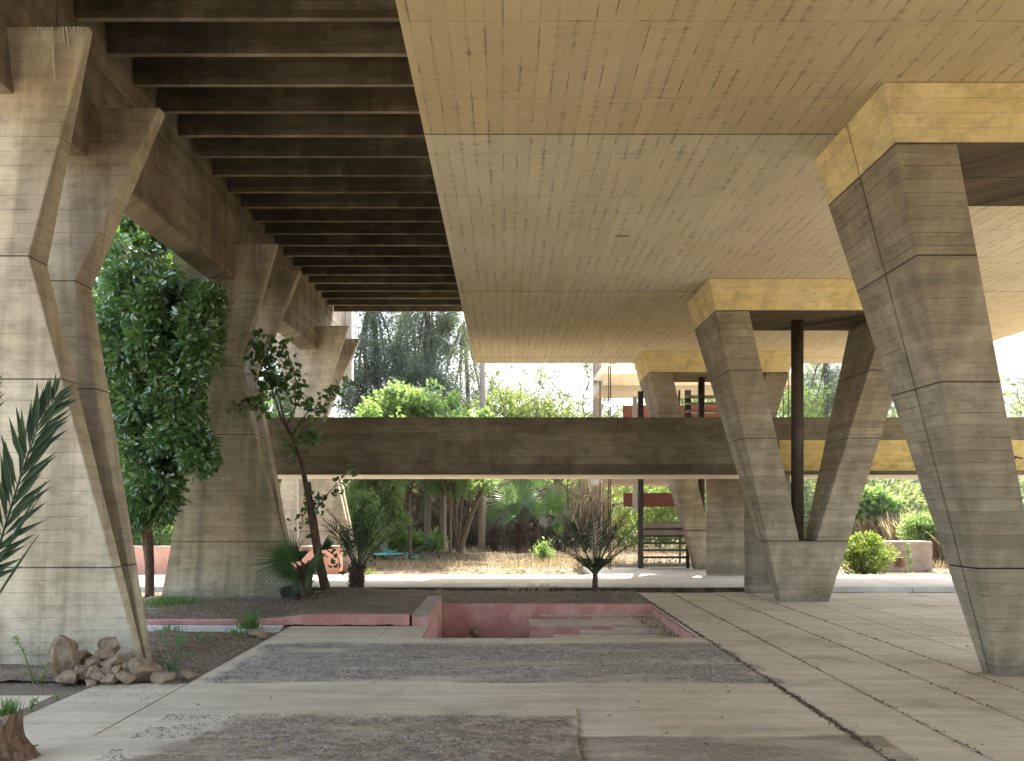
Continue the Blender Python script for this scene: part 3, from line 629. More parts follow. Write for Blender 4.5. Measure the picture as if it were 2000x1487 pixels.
# glossy citrus tree
rng = np.random.default_rng(7)
ct = empty('broadleaf_tree', PX(292, 1168, 1.86), 'dense glossy dark green broadleaf tree between the nearest and middle piers', 'tree')
cl = []; 
for (px, py, rx) in ((300, 480, 90), (330, 560, 100), (280, 600, 110), (370, 620, 55), (330, 690, 105), (270, 720, 100), (390, 690, 45), (320, 780, 75), (280, 820, 80), (345, 850, 55), (300, 900, 70), (380, 880, 30), (275, 950, 60), (320, 950, 45), (230, 560, 110), (200, 680, 120), (220, 800, 90), (405, 590, 15), (425, 690, 12), (400, 900, 12), (240, 900, 60), (270, 460, 90), (310, 985, 30), (260, 1000, 40), (365, 740, 40), (395, 640, 30), (370, 800, 35), (350, 520, 60), (330, 450, 70), (385, 860, 25), (240, 470, 90), (210, 620, 90), (300, 640, 35), (290, 660, 30), (310, 625, 30)):
    for k in range(15):
        dd = rng.uniform(1.50, 1.735); q = rng.normal(size=2) * 0.33 * rx
        c_ = PX(px + q[0] * .8, py + q[1] * 0.8, dd); cl.append((*c_, rng.uniform(0.13, 0.27)))
cl = np.array(cl); cl = cl[~((cl[:, 0] > -1110 * U) & (cl[:, 2] > Z(720)))]
cl = cl[~((cl[:, 0] > -1180 * U) & (cl[:, 1] > 1.72 * D))]
cpx = 987 + cl[:, 0] / U / (cl[:, 1] / D); cpy = 990 - (cl[:, 2] / U - 332) / (cl[:, 1] / D); cl = cl[cpx + cl[:, 3] / U / 1.65 < 412 + 28 * ((cpy > 560) & (cpy < 720)) + 14 * ((cpy > 840) & (cpy < 930))]
P, d = clump_points(rng, cl[:, :3], cl[:, 3], 52000, 0.3)
A = unit(d * 0.8 + rng.normal(size=d.shape) * 0.45 + np.array([0.1, -0.35, -0.35]))
keep = ~((P[:, 0] > -1035 * U) & (P[:, 2] > Z(700)))
leaves_mesh('crown', P[keep], A[keep], 0.115 * rng.uniform(0.55, 1.25, keep.sum()), 0.46, M['citrus'], ct, fold=0.2, rng=rng)
tb = MB(); rr = random.Random(5)
stems(tb, rr, PX(292, 1168, 1.86), [PX(286, 985, 1.72)], 0.075, 0.06, .04, 10, 8)
stems(tb, rr, PX(290, 1120, 1.84), [PX(262, 985, 1.7)], 0.05, 0.04, .05, 8, 8)
stems(tb, rr, PX(286, 990, 1.72), [Vector(c[:3]) for c in cl[rng.choice(len(cl), 26)]], 0.045, 0.008, .1, 5, 6)
tb.build('trunk', M['barkdark'], ct, smooth=True)
# young leaning tree in front of the bridge
yt = empty('young_tree', PX(640, 1168, 1.86), 'thin leaning young tree with sparse dark leaves rising beside the middle pier', 'tree')
tb = MB(); path = [(640, 1168), (622, 1090), (610, 1010), (600, 960), (588, 900), (570, 850), (548, 815)]
tb.tube([PX(x, y, 1.86 - i * .008) for i, (x, y) in enumerate(path)], [.085, .07, .068, .045, .035, .03, .022], 10)
tb.tube([PX(612, 1020, 1.83), PX(604, 975, 1.83), PX(601, 942, 1.83)], [.06, .055, .05], 9)
twigs = [[(548, 815), (530, 760), (520, 720), (512, 680), (525, 655)], [(560, 835), (540, 760), (500, 700), (495, 660)], [(570, 850), (600, 805), (640, 790), (672, 745)], [(588, 900), (560, 860), (545, 850)], [(560, 830), (590, 770), (560, 700), (545, 668)],
         [(614, 1000), (640, 965), (672, 930), (690, 905)], [(575, 860), (600, 850), (625, 845)], [(520, 800), (490, 790), (462, 793)], [(620, 1060), (660, 1090), (668, 1110)], [(606, 985), (590, 1010), (592, 1030)], [(604, 980), (628, 975), (632, 990)], [(530, 750), (560, 745), (580, 780)]]
lp, ld = [], []
for tw_ in twigs:
    pts = [PX(x, y, 1.83 + rr.uniform(-.01, .01)) for x, y in tw_]; tb.tube(pts, [.014 - .011 * i / (len(pts) - 1) for i in range(len(pts))], 5)
    for a, b in zip(pts[1 if len(pts) > 3 else 0:], pts[2 if len(pts) > 3 else 1:]):
        for k in range(38 if tw_[0][1] < 900 else 10):
            q = rr.random(); p = a.lerp(b, q) + Vector((rr.gauss(0, 1), rr.gauss(0, 1), rr.gauss(0, 1))) * 0.085
            lp.append(p); ld.append(Vector((rr.gauss(0, 1), rr.gauss(0, 1), rr.gauss(-.5, .7))).normalized())
tb.build('trunk', M['barkdark'], yt, smooth=True)
leaves_mesh('crown', np.array(lp), np.array(ld), rng.uniform(.06, .15, len(lp)), 0.72, M['fig'], yt, rng=rng)
# palm fronds
def frond(base, az, el, L, droop, ll, n, mat, parent, seed, name='frond', lw_=0.042, q0=0.32, hang=0.2):
    rg = np.random.default_rng(seed); base = Vector(base)
    h = Vector((math.sin(az), math.cos(az), 0)); pts = []; p = base.copy(); e = el; N = 14
    for i in range(N + 1):
        pts.append(p.copy()); p = p + (h * math.cos(e) + Vector((0, 0, 1)) * math.sin(e)) * (L / N); e -= droop / N * (0.4 + 1.2 * i / N)
    b = MB().tube(pts, [0.014 * (1 - 0.85 * i / N) * max(1, L) ** .5 for i in range(N + 1)], 5)
    for k in range(n):
        q = q0 + (1 - q0) * (k + .5) / n; f = q * N; i = min(int(f), N - 1); c = pts[i].lerp(pts[i + 1], f - i); t = (pts[i + 1] - pts[i]).normalized()
        side = t.cross(Vector((0, 0, 1)))
        side = side.normalized() if side.length > 1e-3 else Vector((1, 0, 0)); up = side.cross(t)
        l = ll * (0.45 + 0.75 * math.sin(math.pi * min(1, q * 0.85 + 0.12))) * rg.uniform(.85, 1.1)
        for s in (-1, 1):
            dr = (t * (0.45 + 0.6 * q) + side * s * rg.uniform(.9, 1.15) + up * rg.uniform(.15, .55) + Vector((0, 0, -hang * rg.random()))).normalized()
            w = dr.cross(up).normalized() * l * lw_
            m1 = c + dr * l * .5; tip = c + dr * l + Vector((0, 0, -l * 0.06)); u2 = up * l * lw_ * .5
            b.add([c, m1 - w + u2, tip, m1, m1 + w + u2], [(0, 1, 2, 3), (0, 3, 2, 4)])
    return b.build(name, mat, parent)
def stub_trunk(base, h, r, mat, parent, seed, n=60, flare=1.3):
    rg = random.Random(seed); b = MB(); base = Vector(base)
    b.tube([base + Vector((0, 0, h * i / 5)) for i in range(6)], [r * flare, r * 1.1, r, r, r * .9, r * .6], 10, 0.25, rg)
    for k in range(n):
        a = rg.uniform(0, 6.28); z = h * rg.random(); o_ = base + Vector((math.cos(a), math.sin(a), 0)) * r * .8 + Vector((0, 0, z))
        dr = Vector((math.cos(a) * .6, math.sin(a) * .6, rg.uniform(.2, 1))).normalized(); L = r * rg.uniform(.6, 1.4)
        s = dr.cross(Vector((0, 0, 1))).normalized() * r * .22
        b.add([o_ - s, o_ + s, o_ + s * .5 + dr * L, o_ - s * .5 + dr * L], [(0, 1, 2, 3)])
    return b.build('trunk', mat, parent)
# middle young date palm
def date_palm(name, base, H, spec, label, seed, ll, stub=0.35, sr=.07):
    o = empty(name, base, label, 'palm'); rg = random.Random(seed)
    stub_trunk(base, stub, sr, M['fibre'], o, seed)
    for i, (az, el, L, dr) in enumerate(spec):
        frond(Vector(base) + Vector((0, 0, stub * .7)), R(az), R(el), L, R(dr), ll * 1.15, 19, M['frond'], o, seed * 50 + i)
    return o
sp = []
rg = random.Random(2)
for az, el, L, dr in ((90, 56, 1.38, 24), (270, 52, 1.22, 34), (98, 68, 1.4, 22), (264, 68, 1.3, 26), (20, 80, 1.3, 15), (200, 82, 1.25, 15), (86, 46, 1.1, 36), (272, 42, 1.1, 38), (95, 78, 1.35, 12), (60, 66, 1.1, 30), (300, 66, 1.1, 30), (200, 50, .45, 30), (150, 45, .45, 30), (95, 50, .5, 20), (265, 48, .5, 20), (225, 40, .45, 10)): sp.append((az + rg.uniform(-6, 6), el, L, dr))
date_palm('date_palm', W(345, 1.965, -328), 1.5, sp, 'young dark date palm standing alone behind the sunken basin', 3, 0.20, 0.44, .045)
sp = []
for az, el, L, dr in ((60, 70, 1.6, 55), (85, 60, 1.5, 60), (280, 74, 1.35, 50), (300, 66, 1.3, 50), (20, 82, 1.5, 20), (100, 78, 1.6, 30), (180, 75, 1.2, 40), (260, 80, 1.45, 45), (75, 80, 1.55, 60), (330, 70, 1.2, 50)): sp.append((az, el, L * .86, dr))
date_palm('date_palm', W(-560, 1.93, -322), 1.5, sp, 'shaggy dark date palm with thick base beside the leaning young tree', 8, 0.23, 0.42, .13)
# foreground frond at left edge
fp = empty('date_palm', PX(-160, 1380, .78), 'dark palm with pointed fronds reaching in from the left edge of the view', 'palm')
bz = PX(-150, 1330, .78); stub_trunk(PX(-160, 1380, .78), .5, .1, M['fibre'], fp, 5, 30)
def frond_to(pts, ll, n, seed, parent, lw_=.05):
    rg_ = np.random.default_rng(seed); b = MB(); b.tube(pts, [.012 * (1 - .8 * i / (len(pts) - 1)) for i in range(len(pts))], 6); N = len(pts) - 1
    for k in range(n):
        q = .25 + .75 * (k + .5) / n; f = q * N; i = min(int(f), N - 1); c = pts[i].lerp(pts[i + 1], f - i); t = (pts[i + 1] - pts[i]).normalized()
        side = t.cross(Vector((0, -1, 0.1))).normalized(); up = side.cross(t)
        l = ll * (.6 + .6 * math.sin(math.pi * min(1, q * .8 + .15))) * (1.0 if q < .85 else .8)
        for s in (-1, 1):
            dr = (t * (1.15 + 0.9 * q) + side * s * rg_.uniform(.55, .9) + up * rg_.uniform(-.5, .5)).normalized()
            w = dr.cross(up + side * .6).normalized() * l * lw_; m1 = c + dr * l * .45; tip = c + dr * l + Vector((0, 0, -l * .05)); u2 = up * l * .02
            b.add([c, m1 - w + u2, tip, m1, m1 + w + u2], [(0, 1, 2, 3), (0, 3, 2, 4)])
    return b.build('frond', M['frond'], parent)
frond_to([PX(x, y, d_) for x, y, d_ in ((-150, 1330, .78), (-70, 1200, .76), (0, 1060, .74), (40, 930, .73), (75, 830, .72), (108, 775, .715))], .32, 34, 1, fp, .055)
frond_to([PX(x, y, d_) for x, y, d_ in ((-150, 1330, .78), (-130, 1150, .76), (-100, 1000, .74), (-60, 860, .72), (-25, 760, .71))], .32, 30, 2, fp, .055)
for i, (x, y, tx, ty, l) in enumerate(((-20, 1190, 75, 1045, 1), (-30, 1150, 88, 940, 1), (-10, 1110, 80, 968, 1), (-40, 1160, 26, 1095, 1))):
    frond_to([PX(x - 60, y + 120, .74), PX(x, y, .74), PX((x + tx) / 2, (y + ty) / 2 - 6, .735), PX(tx, ty, .73)], .035, 5, 10 + i, fp, .05)
    b = MB(); a_ = PX(x, y, .74); t_ = PX(tx, ty, .73); m_ = a_.lerp(t_, .5) + Vector((0, 0, .012)); w_ = (t_ - a_).cross(Vector((0, 1, 0))).normalized() * .010
    b.add([a_, m_ - w_, t_, m_ + Vector((0, -.006, 0)), m_ + w_], [(0, 1, 2, 3), (0, 3, 2, 4)]); b.build('leaflet', M['frond'], fp)
# fan leaf: n segments on an arc facing nrm
def fan_leaf(hub, petiole_base, axis, nrm, Rr, span, nseg, mat, parent, seed, name='frond', split=0.42, fold=0.45, droop=0.1):
    rg_ = random.Random(seed); b = MB(); hub = Vector(hub); axis = Vector(axis).normalized(); nrm = Vector(nrm).normalized(); side = axis.cross(nrm).normalized(); nrm = side.cross(axis)
    b.tube([Vector(petiole_base), (Vector(petiole_base) + hub) / 2 + Vector((0, 0, .02)), hub], [.012, .009, .007], 5)
    st_ = span / nseg
    for k in range(nseg):
        a = -span / 2 + st_ * (k + .5); L = Rr * (0.72 + .28 * math.cos(a * .6)) * rg_.uniform(.93, 1.05)
        dirv = axis * math.cos(a) + side * math.sin(a); pl = axis * math.cos(a - st_ * .5) + side * math.sin(a - st_ * .5); prr = axis * math.cos(a + st_ * .5) + side * math.sin(a + st_ * .5)
        m = L * split; z_ = nrm * fold * L * .3; dz = Vector((0, 0, -droop * L * rg_.uniform(.6, 1.5)))
        cup = nrm * (-abs(math.sin(a * .5)) * L * .15)
        b.add([hub, hub + pl * m * .97 + cup * .5, hub + dirv * m + z_ * .25 + cup * .5, hub + prr * m * .97 + cup * .5, hub + dirv * L + dz + cup],
              [(0, 1, 2), (0, 2, 3), (1, 4, 2), (2, 4, 3)])
    return b.build(name, mat, parent)
def palm_f(name, base, h, r, leaves, label, mat, seed, skirt=60):
    o = empty(name, base, label, 'palm'); stub_trunk(base, h, r, M['fibre'], o, seed, skirt)
    top = Vector(base) + Vector((0, 0, h))
    for i, (dx, dy, dz, Rr, span) in enumerate(leaves):
        hub = top + Vector((dx, dy, dz)); ax = Vector((dx, dy * .6, dz * 0.8)).normalized()
        nrm = Vector((0.15 * (1 if dx < 0 else -1), -1, .35))
        fan_leaf(hub, top - Vector((0, 0, h * .1)), ax, nrm, Rr, R(span), 34, mat, o, seed * 10 + i)
    return o
o = palm_f('fan_palm', W(-705, 1.79, -326), .52, .125, [(-.16, -.12, .10, .66, 200), (-.05, 0, .14, .46, 22), (.26, .0, .26, .40, 60), (.10, -.14, .0, .42, 170), (-.08, -.16, -.04, .44, 170), (-.02, -.12, .10, .42, 130)], 'small fan palm with a shaggy trunk at the foot of the middle pier', M['fan'], 4, 120)
# seedling fan palm
sb = empty('palm_seedling', PX(335, 1312, 1.02), 'little fan palm seedling in the soil bed right of the rubble heap', 'plant')
for i, (x, y, bx, by, rr_, sp_, n_) in enumerate(((345, 1270, 336, 1300, .17, 34, 9), (322, 1262, 334, 1300, .16, 12, 4), (318, 1290, 333, 1300, .10, 40, 7), (340, 1296, 336, 1302, .11, 40, 7), (352, 1278, 337, 1302, .14, 14, 4))):
    hub = PX(x, y, 1.02); bb = PX(bx, 1312, 1.02); ax = (hub - PX(bx, by, 1.02))
    if i in (2,): ax = Vector((-.4, 0, -.8))
    if i == 3: ax = Vector((.15, -.2, -1))
    if i == 4: ax = Vector((1, 0, -.05))
    fan_leaf(hub, bb, ax, (0, -1, .2), rr_, R(sp_ * 1.6), n_, M['fan'], sb, 80 + i, split=.8, droop=.02)
# ---- weeds and grass tufts
def tuft(b, c, n, h, spread, rg_, w=.006):
    for _ in range(n):
        p = Vector(c) + Vector((rg_.gauss(0, spread), rg_.gauss(0, spread), 0)); hh = h * rg_.uniform(.5, 1.2)
        l = Vector((rg_.gauss(0, .35), rg_.gauss(0, .35), 1)).normalized(); s = Vector((rg_.uniform(-1, 1), rg_.uniform(-1, 1), 0)).normalized() * w
        m = p + l * hh * .55; t_ = p + l * hh + Vector((l.x, l.y, -.15)) * hh * .35
        b.add([p - s, p + s, m + s * .7, m - s * .7, t_], [(0, 1, 2, 3), (3, 2, 4)])
    return b
rg = random.Random(12)
for (px, py, d_, n, h, spd, lb, mt) in ((335, 1190, 1.70, 900, .22, .17, 'patch of green grass at the left foot of the middle pier', 'grass'),
        (490, 1228, 1.37, 130, .26, .06, 'bright green grass tuft growing at the kerb beside the small stone', 'grass'), (465, 1240, 1.33, 40, .12, .07, 'lower paler grass tuft left of the small stone', 'grass'),
        (330, 1236, 1.36, 40, .12, .10, 'short grass tuft behind the palm seedling', 'grass'), (400, 1250, 1.28, 30, .10, .07, 'thin green tuft in the middle of the soil bed', 'grass'),
        (12, 1400, .81, 120, .16, .035, 'green grass clump behind the rotten stump', 'grass'), (720, 1122, 2.37, 60, .16, .08, 'pale green weed clump at the back edge of the walkway', 'yellow'),
        (1040, 1152, 1.985, 70, .13, .25, 'dry straw weeds along the walkway step left of the lone palm', 'straw')):
    b = tuft(MB(), PX(px, py, d_) + Vector((0, 0, -.0)), n, h, spd, rg, .004 if d_ < 1.2 else .007)
    zz = PX(px, py, d_).z; c_ = PX(px, py, d_); rr2 = spd * 2.2; b.add([(c_.x + rr2 * math.cos(a * .7854), c_.y + rr2 * math.sin(a * .7854), -.012) for a in range(8)], [tuple(range(8))])
    solo(b, 'grass_tuft', M['grass'] if mt == 'grass' else M['straw'] if mt == 'straw' else M['yellow_leaf'], lb, 'grass', PX(px, py, d_))
def weed(pts, nl, ls, label, seed, mat='lime_leaf'):
    r_ = random.Random(seed); o = empty('weed', pts[0], label, 'weed'); b = MB().tube(pts, [.006 - .004 * i / (len(pts) - 1) for i in range(len(pts))], 5); b.build('stem', M['grass'], o)
    P = []; A = []
    for _ in range(nl):
        i = r_.randrange(len(pts) - 1); P.append(pts[i].lerp(pts[i + 1], r_.random())); A.append(Vector((r_.gauss(0, 1), r_.gauss(0, 1), r_.gauss(.3, .6))).normalized())
    leaves_mesh('leaves', np.array(P), np.array(A), np.array([ls * r_.uniform(.5, 1.2) for _ in P]), .3, M[mat], o)
weed([PX(70, 1340, .97), PX(60, 1315, .965), PX(48, 1280, .96), (PX(36, 1255, .96)), PX(28, 1245, .96)], 45, .05, 'tall thin yellow green weed against the nearest pier', 1)
weed([PX(78, 1345, .96), PX(85, 1320, .955), PX(94, 1296, .95)], 26, .035, 'short leafy weed left of the rubble heap', 2)
weed([PX(60, 1385, .845), PX(64, 1374, .84), PX(70, 1364, .84)], 40, .04, 'bushy green weed in the paving seam nearest the stump', 3)
weed([PX(112, 1368, .89), PX(112, 1360, .885), PX(108, 1352, .88)], 22, .03, 'tiny weed in the paving seam below the rubble heap', 4)
weed([PX(50, 1480, .68), PX(53, 1462, .675), PX(52, 1448, .67)], 12, .06, 'dark leafy sprig right of the rotten stump', 5, 'fig')
# ================================================================== RUBBLE
def rock(px, py, w, h, d_, label, seed, deep=None, group=None, mat='rock', name='rubble_stone'):
    c = PX(px, py, d_); rx = w * d_ * U / 2; rz = h * d_ * U / 2; ry = deep or (rx + rz) / 2
    bm = bmesh.new(); bmesh.ops.create_icosphere(bm, subdivisions=4, radius=1.0); r_ = random.Random(seed)
    pl = []
    for _ in range(11):
        n = Vector((r_.gauss(0, 1), r_.gauss(0, 1), r_.gauss(0, 1))).normalized(); pl.append((n, r_.uniform(.5, .82)))
    off = Vector((seed * 3.1, 0, 0))
    for v in bm.verts:
        p = v.co.copy()
        for n, q in pl:
            e = p.dot(n) - q
            if e > 0: p -= n * e
        p += v.co * (noise.fractal(p * 2.2 + off, 1, 2.1, 5) * .08 + noise.noise(p * 8 + off) * .035)
        v.co = Vector((p.x * rx * 1.4, p.y * ry * 1.4, p.z * rz * 1.4))
    me = bpy.data.meshes.new(name); bm.to_mesh(me); bm.free(); me.materials.append(M[mat])
    o = bpy.data.objects.new(name, me); COL.objects.link(o); zc = max(c.z, min(v.co.z for v in me.vertices) * -1 - .012 + (zb if 'basin' in label else 0))
    o.location = (c.x, c.y, zc); return tag(o, label, 'stone', group)
RK = [(128, 1300, 44, 66, .985, 'tallest pointed stone at the left end of the rubble heap'), (160, 1294, 32, 34, 1.02, 'dark shaded stone right behind the tall pointed stone'),
 (216, 1260, 35, 27, 1.02, 'rounded stone perched at the very top of the rubble heap'), (204, 1281, 30, 28, 1.0, 'pitted stone directly under the topmost stone'), (186, 1297, 36, 30, .99, 'stone on the slope left below the pitted stone'),
 (225, 1294, 40, 26, .985, 'flat faced tan stone in the middle of the rubble heap'), (250, 1293, 26, 28, 1.01, 'stone at the upper right shoulder of the heap by the pier'), (162, 1316, 40, 32, .975, 'porous stone with dark holes low at left of the heap'),
 (207, 1313, 34, 26, .97, 'block shaped stone at the centre of the heap'), (231, 1312, 18, 20, .965, 'small upright wedge stone in the centre of the heap'), (245, 1306, 18, 20, .975, 'small stone wedged right of the upright wedge'),
 (187, 1327, 32, 28, .962, 'stone in the front row left of centre of the heap'), (216, 1328, 30, 22, .958, 'flat fronted stone in the middle of the front row'), (244, 1325, 34, 24, .96, 'dark hollowed stone right of the front row middle'),
 (278, 1318, 54, 38, .975, 'largest rounded stone at the right of the rubble heap'), (318, 1328, 38, 20, .962, 'low tan stone at the right end of the heap touching the paving'), (136, 1331, 38, 24, .962, 'slanting stone at the front left of the heap'),
 (176, 1338, 17, 15, .95, 'small pale broken chip lying before the front row'), (366, 1322, 26, 15, .985, 'small pointed stone on the soil right of the heap'), (505, 1246, 30, 18, 1.30, 'lone stone on the soil bed corner beside the grass tuft'),
 (925, 1236, 16, 22, 1.69, 'broken stone lying inside the sunken basin')]
for i, (px, py, w, h, d_, lb) in enumerate(RK): rock(px, py, w, h, d_, lb, i + 1, group='rubble stones' if i < 18 else None)
# rotten stump
sb_ = MB(); rg = random.Random(6); rings = []; c0 = PX(-8, 1487, .668); c0.z = 0
for k in range(9):
    q = k / 8; ring = []
    for a in range(26):
        an = a / 26 * 6.283; rr_ = (0.30 - .13 * min(1, q * 1.5) + .015 * math.sin(an * 5 + 1) + rg.uniform(-.006, .006)) * .82
        hh = .22 * q; 
        if k == 8: hh += 0.07 * max(0, math.cos(an - .1)) ** 3 + rg.uniform(-.02, .035)
        ring.append(c0 + Vector((math.cos(an) * rr_, math.sin(an) * rr_ * .9, hh)))
    rings.append(ring)
sb_.loft(rings); solo(sb_, 'tree_stump', M['stump'], 'rotten splintered brown tree stump in the bottom left corner', 'stump', c0)
# far stump on the right, box, tarp scraps, dead leaf
c = PX(1758, 1108, 2.56); solo(MB().tube([c, c + Vector((0, 0, .14)), c + Vector((0, 0, .22))], [.13, .11, .10], 12, .2, rg), 'tree_stump', M['stump'], 'small cut stump before the crumbling garden wall at right', 'stump', c)
b = MB().box(-.12, .12, -.06, .06, 0, .17); o = solo(b, 'crate', M['black'], 'black plastic box tilted beside the fan palm trunk', 'box'); o.location = PX(566, 1178, 1.77) ; o.rotation_euler = (0, R(-14), R(10)); o.location.z = .10
b = MB(); rg = random.Random(4)
for _ in range(26):
    p = PX(845 + rg.uniform(-8, 8), 1163, 1.88); a = rg.uniform(-1.5, 1.5); L = rg.uniform(.08, .2); t_ = p + Vector((math.sin(a) * L, rg.uniform(-.05, .05), abs(math.cos(a)) * L * .55)); s = Vector((.008, 0, .004)); p.z = .01
    b.add([p - s, p + s, t_], [(0, 1, 2)])
solo(b, 'dead_palm_leaf', M['straw'], 'dry curled straw coloured leaf lying behind the basin', 'leaf', PX(845, 1163, 1.88))
for i, (px, py, w, lb) in enumerate(((758, 1086, .5, 'left torn turquoise plastic scrap on the ground under the trees'), (795, 1091, .8, 'right larger turquoise plastic scrap on the ground under the trees'))):
    b = MB(); 
    for _ in range(26):
        p = PX(px, py, 3.3) + Vector((rg.gauss(0, w * .35), rg.gauss(0, .3), rg.uniform(0.02, .16))); s = rg.uniform(.05, .16)
        b.add([p + Vector((rg.uniform(-s, s), rg.uniform(-s, s), rg.uniform(-s, s) * .4)) for _ in range(4)], [(0, 1, 2, 3)])
    c_ = PX(px, py, 3.3); b.add([c_ + Vector((w * math.cos(a * .5236) * .9, .6 * math.sin(a * .5236), .05 + .02 * (a % 2) - c_.z * 0)) for a in range(12)], [tuple(range(12))])
    solo(b, 'plastic_scrap', M['tarp'], lb, 'plastic sheet')
# ---- grit, litter
def scatter(name, n, region, s0, s1, mat, z0=0.0, seed=1, flat=.6):
    rg_ = np.random.default_rng(seed); pts = region(rg_, n); n = len(pts)
    base = np.array([[1, 0, 0], [-.5, .87, 0], [-.5, -.87, 0], [0, 0, .9]]); S = rg_.uniform(s0, s1, (n, 1, 1)) * (rg_.random((n, 1, 1)) ** 2 * 1.2 + .5)
    v = base[None] * rg_.uniform(.6, 1.3, (n, 4, 3)); a = rg_.uniform(0, 6.28, n); ca, sa = np.cos(a)[:, None], np.sin(a)[:, None]
    v = np.stack([v[..., 0] * ca - v[..., 1] * sa, v[..., 0] * sa + v[..., 1] * ca, v[..., 2] * flat], -1) * S + pts[:, None, :]
    f = (np.arange(n)[:, None, None] * 4 + np.array([[0, 1, 3], [1, 2, 3], [2, 0, 3]])[None]).reshape(-1, 3)
    me = bpy.data.meshes.new(name); me.from_pydata(v.reshape(-1, 3).tolist(), [], f.tolist()); me.materials.append(mat)
    o = bpy.data.objects.new(name, me); COL.objects.link(o); o['kind'] = 'stuff'; return o
def nz(x, y, s, o=0.0): return noise.fractal(Vector((x * s * .7, y * s * 1.8, o)), 1, 2, 4)
def reg_rect(x0, x1, y0, y1, th, s=1.2, o=0.0, z=0.0):
    def f(rg_, n):
        P = np.column_stack([rg_.uniform(x0, x1, n), rg_.uniform(y0, y1, n), np.full(n, z)])
        k = [nz(p[0], p[1], s, o) > th for p in P]; return P[k]
    return f
scatter('gravel', 16000, reg_rect(-2.6, 2.25, .968 * D, 1.24 * D, -.12), .005, .014, M['gravel'], seed=1)
scatter('gravel', 15000, reg_rect(-2.4, .50, .60 * D, .81 * D, -.02, 1.2, 5.0, .02), .004, .010, M['gravel'], seed=2)
scatter('loose_grit', 1500, reg_rect(.45, 2.25, .6 * D, .74 * D, -.1, 1.2, 2.0, -.004), .002, .006, M['gravel'], seed=12)
def reg_joint(rg_, n):
    out = []
    for k in range(n):
        e = rg_.choice([505, 505, 505, 640, 803, 930]); out.append((e * U + rg_.normal() * .014, rg_.uniform(.62, 1.95) * D, 0.0))
    return np.array(out)
scatter('joint_debris', 5000, reg_joint, .004, .011, M['debris'], seed=3)
def reg_505(rg_, n): return np.column_stack([505 * U + rg_.normal(size=n) * .018, rg_.uniform(.73, .98, n) * D, np.zeros(n)])
scatter('joint_debris', 900, reg_505, .004, .012, M['debris'], seed=4)
scatter('loose_grit', 2600, reg_rect(-3.4, 9, .62 * D, 1.95 * D, -.02, .8, 7.0), .003, .012, M['debris'], seed=5)
scatter('loose_grit', 350, reg_rect(1.9, 2.24, 1.44 * D, 1.73 * D, -1, 1, 0, Z(-367.5)), .004, .016, M['debris'], seed=15)
def litter(name, n, x0, x1, y0, y1, zf, size, mat, seed, th=-.2):
    rg_ = np.random.default_rng(seed); P = np.column_stack([rg_.uniform(x0, x1, n), rg_.uniform(y0, y1, n), np.zeros(n)])
    P[:, 2] = [zf(p[0], p[1]) + .004 for p in P]; a = rg_.uniform(0, 6.28, n); A = unit(np.column_stack([np.cos(a), np.sin(a), rg_.normal(size=n) * .3]))
    o = leaves_mesh(name, P, A, size * rg_.uniform(.4, 1.3, n), .32, mat, rng=rg_, rnd_roll=False); o['kind'] = 'stuff'; return o
litter('leaf_litter', 15000, -1330 * U, -605 * U, .975 * D, 1.35 * D, lambda x, y: .005, .036, M['litter'], 1)
litter('leaf_litter', 9000, -1330 * U, -520 * U, 1.46 * D, 1.95 * D, bedh, .045, M['litter'], 2)
litter('leaf_litter', 1800, -520 * U, 480 * U, 1.78 * D, 2.0 * D, lambda x, y: .02, .05, M['litter'], 3)
litter('leaf_litter', 260, -790 * U, -600 * U, .86 * D, .98 * D, lambda x, y: 0.0, .02, M['litter'], 4)
litter('leaf_litter', 9000, -14, 16, 2.37 * D, 4.4 * D, lambda x, y: 0.0, .14, M['litter'], 6)
# ================================================================== BACKGROUND
# dry grass field
rg_ = np.random.default_rng(3); n = 26000
P = np.column_stack([rg_.uniform(-12, 17, n), 2.68 * D + (rg_.random(n) ** 1.3) * 14, np.zeros(n)])
den = np.array([nz(p[0], p[1], .5, 3.0) for p in P]); P = P[den > -.12]; n = len(P)
A = unit(np.column_stack([rg_.normal(size=n) * .35, rg_.normal(size=n) * .35, np.ones(n)]))
o = leaves_mesh('dry_grass', P, A, rg_.uniform(.08, .27, n), .05, M['straw'], rng=rg_); o['kind'] = 'stuff'
rg_ = np.random.default_rng(33); n = 9000
P = np.column_stack([rg_.uniform(11.0, 19, n), rg_.uniform(2.8 * D, 3.7 * D, n), rg_.uniform(.1, .35, n)])
A = unit(np.column_stack([rg_.normal(size=n) * .3, rg_.normal(size=n) * .3, np.ones(n)]))
o = leaves_mesh('dry_grass', P, A, rg_.uniform(.5, 1.25, n), .035, M['straw'], rng=rg_); o['kind'] = 'stuff'
relief('bank', 2300, 4300, 2.78, 3.9, 30, 20, lambda x, y: .35 * sm(2.8 * D, 3.1 * D, y) * sm(10, 12, x) - .02, M['soil'])
relief('debris_mound', -950, 300, 3.18, 3.5, 90, 16, lambda x, y: -.02 + (.17 + .12 * noise.noise(Vector((x * 1.5, y, 0)))) * math.exp(-((y / D - 3.32) ** 2) / .004) + .05 * noise.noise(Vector((x * 6, y * 6, 0))), M['debris'])
